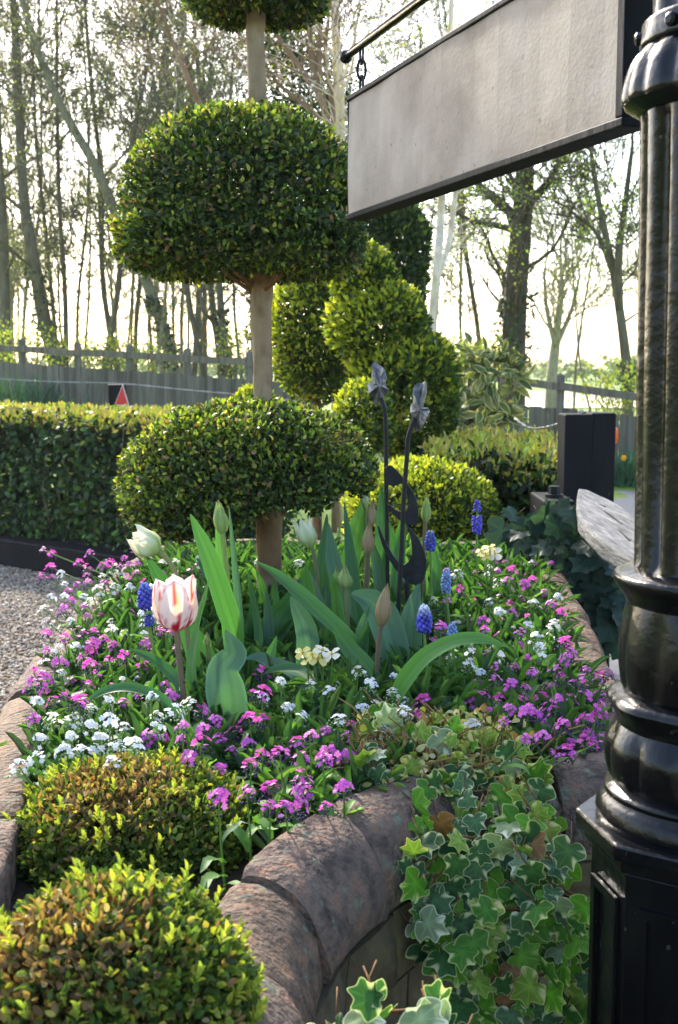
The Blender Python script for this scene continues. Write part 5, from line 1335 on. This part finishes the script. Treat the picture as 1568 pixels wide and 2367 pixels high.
# low carpet of leaves over the soil
n = 11000
Pb = []
while len(Pb) < n:
    x, y = R.uniform(-.6,.65), R.uniform(.9,3.9)
    if in_bed(x, y, .06) and y > 1.42 and (x-bb1.x)**2 + (y-1.55)**2 > .03 and (x-bb2.x)**2 + (y-1.03)**2 > .04 and not (x < -.02 and y < 1.5): Pb.append((x, y, SZ + R.uniform(.0,.05)))
Pb = np.array(Pb); A = np.stack([NR.normal(0,1,n), NR.normal(0,1,n), NR.uniform(.3,2.0,n)], 1)
o = leaf_obj('leaf_carpet', leaf_arrays(Pb, A, np.tile([0,0,1.],(n,1))+NR.normal(size=(n,3))*.3, NR.uniform(.035,.085,n), NR.uniform(.010,.018,n), pick([(.035,.085,.028),(.05,.125,.03),(.07,.165,.035),(.045,.09,.045),(.12,.22,.05)],[4,4,3,2,.8],n), RIB, .8), M['leaf_matt'])
tag(o, 'low carpet of oblong green leaves covering the soil of the bed', 'foliage')

# ------------------------------------------------------------------ ivy
def ivy_outline():
    pts = []
    lob = [(0,1.02),(.19,.74),(.48,.70),(.42,.42),(.64,.15),(.50,-.08),(.27,-.19),(.09,-.15),(0,-.02)]
    right = lob; return [(x, y) for x, y in right] + [(-x, y) for x, y in reversed(right[1:-1])]
def ivy_mesh(seed, mid, edge, rim, jag=.06):
    rng = random.Random(seed); out = ivy_outline(); out = [(x*rng.uniform(1-jag,1+jag), y*rng.uniform(1-jag,1+jag)+rng.uniform(-.02,.02)) for x, y in out]
    nO = len(out); sm = []
    for i in range(nO):                       # round the outline
        p0, p1, p2, p3 = (Vector((*out[(i+k) % nO], 0)) for k in (-1, 0, 1, 2))
        for t in (0, .34, .67):
            v = .5*((2*p1)+(p2-p0)*t+(2*p0-5*p1+4*p2-p3)*t*t+(3*p1-p0-3*p2+p3)*t**3); sm.append((v.x, v.y))
    c0 = (0,.22); m = MB(); vs, cs, fs = [(c0[0], c0[1], 0)], [tuple(v*1.5 for v in mid)], []
    bend = rng.uniform(.05,.28); cup = rng.uniform(-.12,.15)
    rings = [.45,.80,.905,1.0]; K = len(sm)
    for ri, r_ in enumerate(rings):
        for j, (x, y) in enumerate(sm):
            X, Y_ = c0[0]+(x-c0[0])*r_, c0[1]+(y-c0[1])*r_
            z = -bend*(Y_-.2)**2 + cup*X*X + .035*math.sin(j*.55+seed)*r_
            z += .0
            vs.append((X, Y_, z)); vein = ri < 2 and j in (0, 6, 12, K-6, K-12); k = rng.uniform(.9,1.1)*(1.45 if vein else 1)
            blot = (math.sin(j*.33+seed*1.3)+.6*math.sin(j*.9+seed))*.31+.5 < rim*.75
            cs.append(tuple(v*k for v in (edge if (ri == 3 or (ri in (1, 2) and blot and not vein)) else mid)))
    for j in range(K):
        fs.append((0, 1+j, 1+(j+1)%K))
        for ri in range(3): a = 1+ri*K; fs.append((a+j, a+K+j, a+K+(j+1)%K, a+(j+1)%K))
    m.add(vs, fs, cs); return m.mesh('leaf', M['ivy'], smooth=True)
GRN = [((.035,.10,.025),(.52,.54,.26)), ((.06,.17,.02),(.50,.52,.20)), ((.10,.26,.02),(.48,.54,.18)), ((.06,.13,.05),(.56,.56,.36)), ((.18,.28,.04),(.56,.50,.20)), ((.025,.07,.025),(.40,.44,.20)), ((.09,.22,.02),(.26,.38,.08)), ((.18,.24,.12),(.62,.62,.46))]
ivym = [ivy_mesh(600+i, c[0], c[1], .35 if i != 6 else .1) for i, c in enumerate(GRN)]
dead = ivy_mesh(640, (.20,.10,.04), (.30,.20,.08), .3)
darkm = [ivy_mesh(650+i, c, e, .05, .05) for i, (c, e) in enumerate([((.016,.034,.026),(.025,.05,.036)), ((.022,.046,.035),(.035,.062,.046)), ((.032,.06,.048),(.045,.075,.056))])]
def ivy_plant(name, label, poly, n, depthf, size, meshes, mind, seed, droop=.5, vines=14, face=(-.05,-1,.55), root_p=None, deadp=0.0, vine_col=(.55,.40,.25)):
    rng = random.Random(seed)
    root = thing(name, label, 'ivy', root_p)
    xs_, ys_ = [p[0] for p in poly], [p[1] for p in poly]
    def inside(x, y):
        c = False; j = len(poly)-1
        for i in range(len(poly)):
            xi, yi = poly[i]; xj, yj = poly[j]
            if (yi > y) != (yj > y) and x < (xj-xi)*(y-yi)/(yj-yi)+xi: c = not c
            j = i
        return c
    got, tries = [], 0
    while len(got) < n and tries < n*80:
        tries += 1; x, y = rng.uniform(min(xs_),max(xs_)), rng.uniform(min(ys_),max(ys_))
        md = mind*(1 if len(got) < n*.5 else .6)
        if inside(x, y) and all((x-a)**2+(y-b)**2 > md*md for a,b,_ in got):
            got.append((x, y, depthf(x, y)+rng.uniform(-.035,.02)))
    cen = []
    for (x, y, Y) in got:
        p = atY(x, y, Y); cen.append(p); s = size(x, y)*pxm(Y)*rng.uniform(.5,1.25)
        me = dead if rng.random() < deadp else rng.choice(meshes)
        o = link('leaf', me, root)
        ax = Vector((rng.gauss(0,.55), rng.gauss(-.35,.3), -droop+rng.gauss(0,.45)))
        nn = Vector(face) + Vector((rng.gauss(0,.35), rng.gauss(0,.2), rng.gauss(0,.35)))
        orient(o, p, ax, -nn if False else nn, s, root)
    m = MB()
    for i in range(vines):                    # runners and leaf stalks
        a = rng.choice(cen); chain_ = [a]
        for _ in range(4):
            nb = sorted(cen, key=lambda q: (q-chain_[-1]).length + (3 if q in chain_ else 0) + rng.uniform(0,.06))[1]
            chain_.append(nb)
        m.tube(catmull([c + Vector((0,.03,-.01)) for c in chain_], 4), .0022, 5, vine_col, cap=True)
    for c in cen[::2]:
        m.tube([c, c+Vector((rng.gauss(0,.015), .03, .02))], .0011, 4, vine_col)
    m.obj('vines', M['topiary_bark'], root, smooth=True)
    return root, cen
def fd(x, y): return interp(y, [1620,1720,1850,1960,2100,2367], [1.80,1.72,1.62,1.54,1.50,1.47])
poly = [(815,1700),(870,1630),(930,1650),(1080,1680),(1210,1730),(1265,1790),(1275,1870),(1320,1950),(1375,2080),(1380,2390),(1090,2390),(1030,2260),(950,2160),(930,2010),(860,1940),(822,1960),(835,1880),(850,1800)]
rp = atY(1040, 1800, 1.72)
ivy1, cen1 = ivy_plant('variegated_ivy', 'cream-edged ivy spilling over the front coping and hanging down the recess', poly, 298, fd, lambda x,y: interp(y,[1620,1800,1900,2367],[48,54,60,64]), ivym, 25, 5, .55, 40, root_p=(rp.x, 1.72, SZ), deadp=.03)
# dense short shoots with small leaves on top of the wall
n = 950
pp = []
while len(pp) < n:
    x, y = R.gauss(1010,105), R.gauss(1735,48)
    if 830 < x < 1220 and 1640 < y < 1860: pp.append(tuple(atY(x, y, fd(x, y)+R.uniform(-.02,.07))))
pp = np.array(pp)
leaf_obj('small_leaves', leaf_arrays(pp, NR.normal(size=(n,3))*.6+np.array([0,-.3,.3]), NR.normal(size=(n,3))*.5+np.array([0,-.6,.6]), NR.uniform(.008,.02,n), NR.uniform(.006,.014,n), pick([(.26,.30,.06),(.42,.40,.14),(.14,.20,.04),(.30,.19,.09),(.55,.50,.28)],[3,3,2,2.5,3],n), RIB), M['leaf'], ivy1)
m = MB()
for i in range(150):
    x, y = R.gauss(1010,100), R.gauss(1750,45); p = atY(x, y, fd(x,y)+.01)
    d = Vector((R.gauss(0,.6), R.gauss(-.2,.5), R.uniform(-.2,1))).normalized()*R.uniform(.02,.06)
    m.tube([p, p+d*.5+Vector((R.gauss(0,.006),0,.004)), p+d], [.0016,.0014,.0009], 4, R.choice([(.9,.7,.4),(.7,.5,.3),(1.0,.85,.5)]))
tag(m.obj('shoots', M['topiary_bark'], ivy1), kind='stuff')
poly = [(690,2367),(720,2335),(800,2290),(830,2262),(880,2300),(960,2310),(1040,2330),(1080,2430),(1060,2600),(700,2600)]
ivy_plant('variegated_ivy', 'blurred cream-edged ivy leaves at the bottom edge, nearest the camera', poly, 46, lambda x,y: 1.12, lambda x,y: 80, [ivym[0], ivym[3], ivym[5], ivym[7]], 34, 8, -.2, 10, root_p=(.02, 1.1, SZ), deadp=.12)
poly = [(1165,1215),(1200,1180),(1260,1185),(1330,1175),(1350,1230),(1400,1270),(1440,1330),(1452,1420),(1425,1500),(1380,1490),(1340,1400),(1290,1350),(1240,1300),(1190,1270)]
rp = atY(1300, 1400, 3.42)
ivy_plant('dark_ivy', 'dark plain green ivy trailing over the black timber under the oak slab', poly, 80, lambda x,y: interp(x,[1165,1300,1450],[3.75,3.44,3.30]), lambda x,y: 54, darkm, 24, 9, .3, 26, face=(-.1,-1,.7), root_p=(rp.x, 3.45, 0), vine_col=(.3,.25,.15))
poly = [(1348,1100),(1384,1100),(1384,1128),(1348,1128)]
ivy_plant('dark_ivy', 'single large veined ivy leaf in front of the gate post', poly, 1, lambda x,y: 4.36, lambda x,y: 50, [darkm[2]], 5, 2, .6, 1, root_p=(atY(1366,1120,4.38).x, 4.38, 1.0)) if False else None

# ------------------------------------------------------------------ iron leaf stakes and crescents
OY = 2.42
orn = thing('garden_ornament', 'black iron garden ornament of two leaf-tipped rods and two crescents', 'ornament', (atY(935,1545,OY).x, OY, SZ))
def zz(x, y): return ((900+x/2.8875)*.9245, (880+y/2.8875)*.9245)
def rod(pts, Y, wpx, nm='rod'):
    P_ = catmull([atY(x, y, Y) for x, y in pts], 6); P_[0].z = min(P_[0].z, SZ-.02); m = MB(); m.tube(P_, wpx*pxm(Y)/2, 10); m.obj(nm, M['iron'], orn, smooth=True)
rod([zz(255,2330), zz(275,1900), zz(300,1450), zz(318,1050), zz(340,760), zz(345,640), zz(372,540), zz(398,478)], OY-.03, 11)
rod([zz(205,1900), zz(200,1600), zz(196,1250), zz(190,900), zz(190,620), zz(180,420), zz(152,330)], OY+.05, 10)
rod([zz(355,2320), zz(348,1950), zz(338,1640)], OY, 13)
def plate(pts, Y, th=.006):
    V_ = [atY(*zz(x, y), Y) for x, y in pts]; bm = bmesh.new(); vf = [bm.verts.new(v) for v in V_]; bm.faces.new(vf)
    r_ = bmesh.ops.extrude_face_region(bm, geom=bm.faces[:]); bmesh.ops.translate(bm, verts=[e for e in r_['geom'] if isinstance(e, bmesh.types.BMVert)], vec=(0,th,0))
    bmesh.ops.triangulate(bm, faces=[f for f in bm.faces if len(f.verts) > 4]); bmesh.ops.recalc_face_normals(bm, faces=bm.faces)
    me = bpy.data.meshes.new('crescent'); bm.to_mesh(me); bm.free(); me.transform(Matrix.Translation(-wloc(orn))); me.materials.append(M['iron'])
    a = me.color_attributes.new('Col','FLOAT_COLOR','POINT'); a.data.foreach_set('color', np.ones(len(me.vertices)*4, dtype=np.float32)*1.2)
    bevel(link('crescent', me, orn), .0012)
plate([(125,1255),(140,1320),(160,1390),(200,1480),(250,1560),(320,1640),(360,1672),(400,1685),(445,1672),(470,1630),(482,1570),(482,1500),(465,1430),(425,1345),(375,1280),(345,1262),(362,1320),(376,1390),(376,1460),(352,1515),(320,1540),(285,1525),(240,1465),(195,1385),(160,1310),(138,1258)], OY)
plate([(186,840),(200,820),(230,820),(275,862),(330,930),(378,1000),(408,1060),(424,1150),(420,1232),(402,1255),(345,1252),(275,1205),(220,1148),(194,1096),(215,1104),(262,1142),(300,1156),(335,1150),(350,1110),(348,1060),(330,1000),(300,950),(240,972),(192,955)], OY+.012)
def metal_leaf(out, ctr, Y, seed):
    m = MB(); vs = []; K = len(out); c = atY(*zz(*ctr), Y)
    for ly in (0, .004):
        vs.append(c + Vector((0, ly-.010, 0)))
        for r_ in (.5, 1.0):
            for j, q in enumerate(out):
                p = atY(*zz(*q), Y); ridge = math.cos(j*2*math.pi*5/K)
                yy = (-.010*(1-r_) + .010*r_*r_ - .007*ridge*r_ + .003*math.sin(j*2.7+seed))
                vs.append(c.lerp(p, r_) + Vector((0, yy+ly, 0)))
    n1 = 1+2*K; fs = []
    for s_ in (0, 1):
        b = s_*n1
        for j in range(K):
            f1 = (b, b+1+j, b+1+(j+1)%K); f2 = (b+1+j, b+1+K+j, b+1+K+(j+1)%K, b+1+(j+1)%K)
            fs += [f1, f2] if not s_ else [f1[::-1], f2[::-1]]
    for j in range(K): fs.append((1+K+j, n1+1+K+j, n1+1+K+(j+1)%K, 1+K+(j+1)%K))
    m.add(vs, fs, (1,1,1)); o = m.obj('metal_leaf', M['lead_leaf'], orn, smooth=False)
    for j in range(0, K, 4):
        e = vs[1+K+j]; mv = MB(); mv.tube([c+Vector((0,-.0105,0)), c.lerp(e,.5)+Vector((0,-.010,0)), c.lerp(e,.88)+Vector((0,-.003,0))], [.0016,.0013,.0007], 5); mv.obj('vein', M['lead_leaf'], o)
metal_leaf([(150,330),(125,385),(95,370),(90,330),(65,300),(55,235),(80,215),(90,130),(85,100),(110,65),(140,95),(160,105),(185,130),(197,185),(185,235),(205,270),(190,320),(165,340)], (138,240), OY+.05, 1)
metal_leaf([(385,490),(368,440),(370,390),(385,370),(385,270),(400,240),(430,225),(450,225),(470,210),(488,225),(488,300),(470,370),(455,400),(500,405),(512,430),(490,470),(470,510),(440,570),(405,580),(390,540)], (425,415), OY-.03, 2)

# ------------------------------------------------------------------ lamp post with hanging sign
PY = 1.303; PX = (.8665 - .347*PY)
lp = thing('lamp_post', 'glossy black cast-iron lamp post with fluted shaft and octagonal pedestal at the right edge', 'lamp post', (PX, PY, 0))
AXP = 1671.0
def prof_pt(xl, y):                 # left outline pixel -> (radius, z) on the post
    d = ray(xl, y); rr_ = 0.0
    p = atY(xl, y, PY); dd = ray(xl, y); h = Vector((dd.x, dd.y)).normalized()
    r_ = abs(PX*h.y - PY*h.x); t = (PX*h.x + PY*h.y)/Vector((dd.x, dd.y)).length
    return r_, CAMZ + dd.z*t
def lathe(name, prof, n=64, flute=None, rot=0.0, smooth=True, close=True):
    m = MB(); vs = []
    for i, (r_, z_) in enumerate(prof):
        for k in range(n):
            a = rot + 2*math.pi*k/n; rr_ = r_
            if flute: rr_ = r_*(1 - flute(i/(len(prof)-1), a))
            vs.append((PX+rr_*math.cos(a), PY+rr_*math.sin(a), z_))
    fs = [(i*n+k, i*n+(k+1)%n, (i+1)*n+(k+1)%n, (i+1)*n+k) for i in range(len(prof)-1) for k in range(n)]
    fs = [f[::-1] for f in fs] if prof[0][1] > prof[-1][1] else fs
    m.add(vs, fs); m.f.append(tuple(range(n))[::-1] if prof[0][1] < prof[-1][1] else tuple(range(n))); b = (len(prof)-1)*n; m.f.append(tuple(b+k for k in range(n)))
    o = m.obj(name, M['cast_iron'], lp, smooth=smooth)
    return autosmooth(o, 38) if smooth else o
def cprof(px, sub=4):
    q = catmull([Vector((*prof_pt(x, y), 0)) for x, y in px], sub); return [(v.x, v.y) for v in q]
pr = lambda x, y: prof_pt(x, y)
r8, z8 = pr(1384, 1960)
ped_top = atZ(1392, 1955, 0).z
rp8, zp8 = .163, None
# pedestal: octagon with sunk panels
oct_rot = math.radians(180-12.1)
zpl = pr(1360, 1868)[1]
def octo(name, R_, z0, z1): return lathe(name, [(R_, z0), (R_, z1)], 8, None, oct_rot, smooth=False)
RC = .137
bevel(octo('pedestal_plate', RC*1.07, zpl-.018, zpl), .003)
bevel(octo('pedestal_neck', RC*.99, zpl-.034, zpl-.0185), .002)
bevel(octo('pedestal', RC*.93, .12, zpl-.0345), .003)
bevel(octo('pedestal_base', RC*1.15, -.02, .1195), .006)
for k in range(8):
    a0, a1 = oct_rot+2*math.pi*k/8, oct_rot+2*math.pi*(k+1)/8; am = (a0+a1)/2; ap = RC*.93*math.cos(math.pi/8); hw = RC*.93*math.sin(math.pi/8)*.68
    c = Vector((PX+math.cos(am)*(ap+.002), PY+math.sin(am)*(ap+.002), 0)); tv = Vector((-math.sin(am), math.cos(am), 0)); nv = Vector((math.cos(am), math.sin(am), 0))
    m = MB()
    for (s0_, s1_, zA, zB) in ((-hw, -hw+.010, .18, zpl-.07), (hw-.010, hw, .18, zpl-.07), (-hw+.0101, hw-.0101, zpl-.08, zpl-.07), (-hw+.0101, hw-.0101, .18, .19)):
        b_ = [c+tv*s0_, c+tv*s1_, c+tv*s1_+nv*.004, c+tv*s0_+nv*.004]
        m.add([v+Vector((0,0,zA)) for v in b_]+[v+Vector((0,0,zB)) for v in b_], [(0,3,2,1),(4,5,6,7),(0,1,5,4),(1,2,6,5),(2,3,7,6),(3,0,4,7)])
    m.obj('panel_moulding', M['cast_iron'], lp)
lathe('base_torus', [(pr(1378,1868)[0], zpl+.0005)] + cprof([(1378,1862),(1376,1850),(1384,1826),(1398,1812),(1396,1800),(1408,1792),(1416,1788)], 5))
lob = lambda nl, d: (lambda t, a: d*(1-abs(math.sin(a*nl/2)))**2*math.sin(math.pi*min(max(t,.02),.98)))
lathe('lower_bulb', cprof([(1414,1791),(1402,1765),(1396,1730),(1398,1700),(1412,1672),(1424,1655)], 5), 96, lob(12, .06))
lathe('petal_collar', cprof([(1424,1656),(1416,1636),(1402,1614),(1399,1604),(1410,1592),(1440,1583)], 5), 96, lambda t, a: .04*(.5+.5*math.cos(a*8))*(1 if t > .3 else t/.3))
lathe('baluster', cprof([(1440,1584),(1434,1570),(1429,1520),(1431,1470),(1440,1420),(1450,1384)], 5), 96, lob(10, .09))
lathe('flared_rim', cprof([(1450,1385),(1440,1366),(1424,1345),(1417,1330),(1420,1318),(1440,1310),(1470,1306)], 5))
zA, zB = pr(1468,1306)[1], pr(1480,268)[1]
lathe('fluted_shaft', [(lerp(pr(1466,1300)[0], pr(1480,280)[0], t), lerp(zA, zB, t)) for t in (0,.02,.3,.6,.98,1)], 160, lambda t, a: .09*(.5+.5*math.cos(a*14))**2*(1 if .01 < t < .99 else 0))
lathe('dome_cap', cprof([(1478,272),(1462,262),(1442,250),(1436,236),(1440,205),(1452,165),(1470,135),(1486,120)], 5), 120, lambda t, a: .04*(.5+.5*math.cos(a*18))**3*(1 if .3 < t < .95 else 0))
lathe('collar', cprof([(1484,121),(1478,112),(1482,80),(1486,62),(1500,52)], 5))
zC = pr(1500,52)[1]
lathe('upper_shaft', [(pr(1508,40)[0], zC+.004*i*4) if i else (pr(1508,40)[0], zC) for i in range(0, 60)], 96, lambda t, a: .10*(.5+.5*math.cos(a*7+t*26))**3)
for k in range(8):
    a = oct_rot+k*math.pi/4; rr_, z_ = pr(1480,92); c = Vector((PX+math.cos(a)*rr_, PY+math.sin(a)*rr_, z_)); nv = Vector((math.cos(a), math.sin(a), 0)); m = MB(); m.tube([c, c+nv*.004, c+nv*.006], [.007,.007,.004], 10); m.obj('rivet', M['cast_iron'], lp)

# sign: vertical plane through the post
SD = Vector((-.347, 1, 0)).normalized(); SN = Vector((-1, -.347, 0)).normalized()
def on_sign(x, y, off=0.0):
    d = ray(x, y); o_ = Vector((0,0,CAMZ)); p0 = Vector((.8665, 0, 0)) + SN*off
    return o_ + d*((p0-o_).dot(SN)/d.dot(SN))
BLc, TLc, BRc = on_sign(806,497), on_sign(815,230), on_sign(1430,272)
ztop, zbot = TLc.z, (BLc.z+BRc.z)/2
A0 = Vector((BLc.x, BLc.y, 0)); B0 = Vector((BRc.x, BRc.y, 0)); Ls = (B0-A0).length; du = (B0-A0).normalized()
sg = thing('hanging_sign', 'blank weathered pale board in a black frame hanging from the lamp post arm', 'sign', ((A0.x+B0.x)/2, (A0.y+B0.y)/2, zbot))
def sbox(name, s0_, s1_, z0, z1, d0, d1, mat, bv=.002):    # d along SN (towards the viewer side)
    m = MB(); vs = []
    for z_ in (z0, z1):
        for (s_, d_) in ((s0_,d0),(s1_,d0),(s1_,d1),(s0_,d1)):
            v = A0+du*s_+SN*d_; vs.append(Vector((v.x, v.y, z_)))
    m.add(vs, [(0,1,2,3),(7,6,5,4),(0,4,5,1),(1,5,6,2),(2,6,7,3),(3,7,4,0)]); o = m.obj(name, mat, sg)
    bm = bmesh.new(); bm.from_mesh(o.data); bmesh.ops.recalc_face_normals(bm, faces=bm.faces); bm.to_mesh(o.data); bm.free()
    return bevel(o, bv)
nseg = 24
m = MB(); vs = []
for i in range(nseg+1):
    for j in range(9):
        s_, z_ = Ls*i/nseg, lerp(zbot, ztop, j/8); v = A0+du*s_+SN*(.0015*math.sin(s_*9+j*.5)+.001*math.sin(s_*31)); vs.append(Vector((v.x, v.y, z_)))
K9 = len(vs); vs += [v - SN*.012 for v in vs]
fs = [(i*9+j, i*9+j+1, (i+1)*9+j+1, (i+1)*9+j) for i in range(nseg) for j in range(8)]; fs += [tuple(K9+k for k in reversed(f)) for f in fs]
ring = [i*9 for i in range(nseg+1)] + [nseg*9+j for j in range(1,9)] + [i*9+8 for i in range(nseg-1,-1,-1)] + [j for j in range(7,0,-1)]
fs += [(a, b, K9+b, K9+a) for a, b in zip(ring, ring[1:]+ring[:1])]
m.add(vs, fs); o = m.obj('board', M['sign_face'], sg, smooth=False)
bm = bmesh.new(); bm.from_mesh(o.data); bmesh.ops.recalc_face_normals(bm, faces=bm.faces); bm.to_mesh(o.data); bm.free()
sbox('bottom_frame', -.004, Ls+.018, zbot-.012, zbot-.0005, -.034, .006, M['black_paint'])
sbox('top_frame', -.004, Ls+.018, ztop+.0005, ztop+.010, -.034, .004, M['black_paint'])
sbox('end_frame', Ls+.0005, Ls+.018, zbot-.0003, ztop+.0003, -.034, .006, M['black_paint'])
sbox('end_frame', -.004, -.0003, zbot-.0003, ztop+.0003, -.034, .001, M['black_paint'])
sbox('back_panel', .0005, Ls-.0005, zbot+.0003, ztop-.0003, -.032, -.016, M['black_paint'], .0005)
# arm with ball end and two chains
pa, pb = on_sign(800,131,-.014), on_sign(975,4,-.014)
zr = (pa.z+pb.z)/2; arm = lp
e0 = Vector((pa.x, pa.y, zr)); e1 = Vector((PX, PY, zr)); dr = (e1-e0).normalized()
m = MB(); m.tube([e0, e1 - dr*.05], .0085, 14); armo = m.obj('sign_arm', M['cast_iron'], arm, smooth=True)
m = MB(); m.tube([e0-dr*(.014*math.cos(t_)) for t_ in np.linspace(0, math.pi, 9)], [max(.0006,.0135*math.sin(t_)) for t_ in np.linspace(0, math.pi, 9)], 14); m.obj('ball_end', M['cast_iron'], armo, smooth=True)
for si, xx in enumerate((.035, Ls-.05)):
    q = A0+du*xx-SN*.014; q = Vector((q.x, q.y, 0))
    ch = thing('sign_chain', ['short black chain linking rod and sign at its far end', 'short black chain linking rod and sign near the lamp post'][si], 'chain', (q.x, q.y, ztop+.010))
    zt_, zb_ = zr, ztop+.008; nl = 3; hl = (zt_-zb_)/nl
    for k in range(nl):
        cz = zb_+hl*(k+.5); P_ = []
        ux = du if k % 2 == 0 else SN
        for t_ in np.linspace(0, 2*math.pi, 15): P_.append(q + ux*(.0085*math.cos(t_)) + Vector((0,0,cz+hl*.66*math.sin(t_))))
        m = MB(); m.tube(P_, .0026, 7, cap=False); m.obj('link', M['iron'], ch, smooth=True)

# ------------------------------------------------------------------ haze volume added over the whole scene to lighten distant trees
hz = MB(); hz.box((-260, -40, -1.4), (260, 232, 19))
hm = bpy.data.materials.new('haze'); hm.use_nodes = True; hn = hm.node_tree
hn.nodes.remove(hn.nodes['Principled BSDF'])
pv = hn.nodes.new('ShaderNodeVolumePrincipled'); pv.inputs['Color'].default_value = (.95, .97, 1, 1); pv.inputs['Density'].default_value = .0004; pv.inputs['Anisotropy'].default_value = .3
hn.links.new(pv.outputs[0], hn.nodes['Material Output'].inputs['Volume'])
tag(hz.obj('haze', hm), kind='stuff')
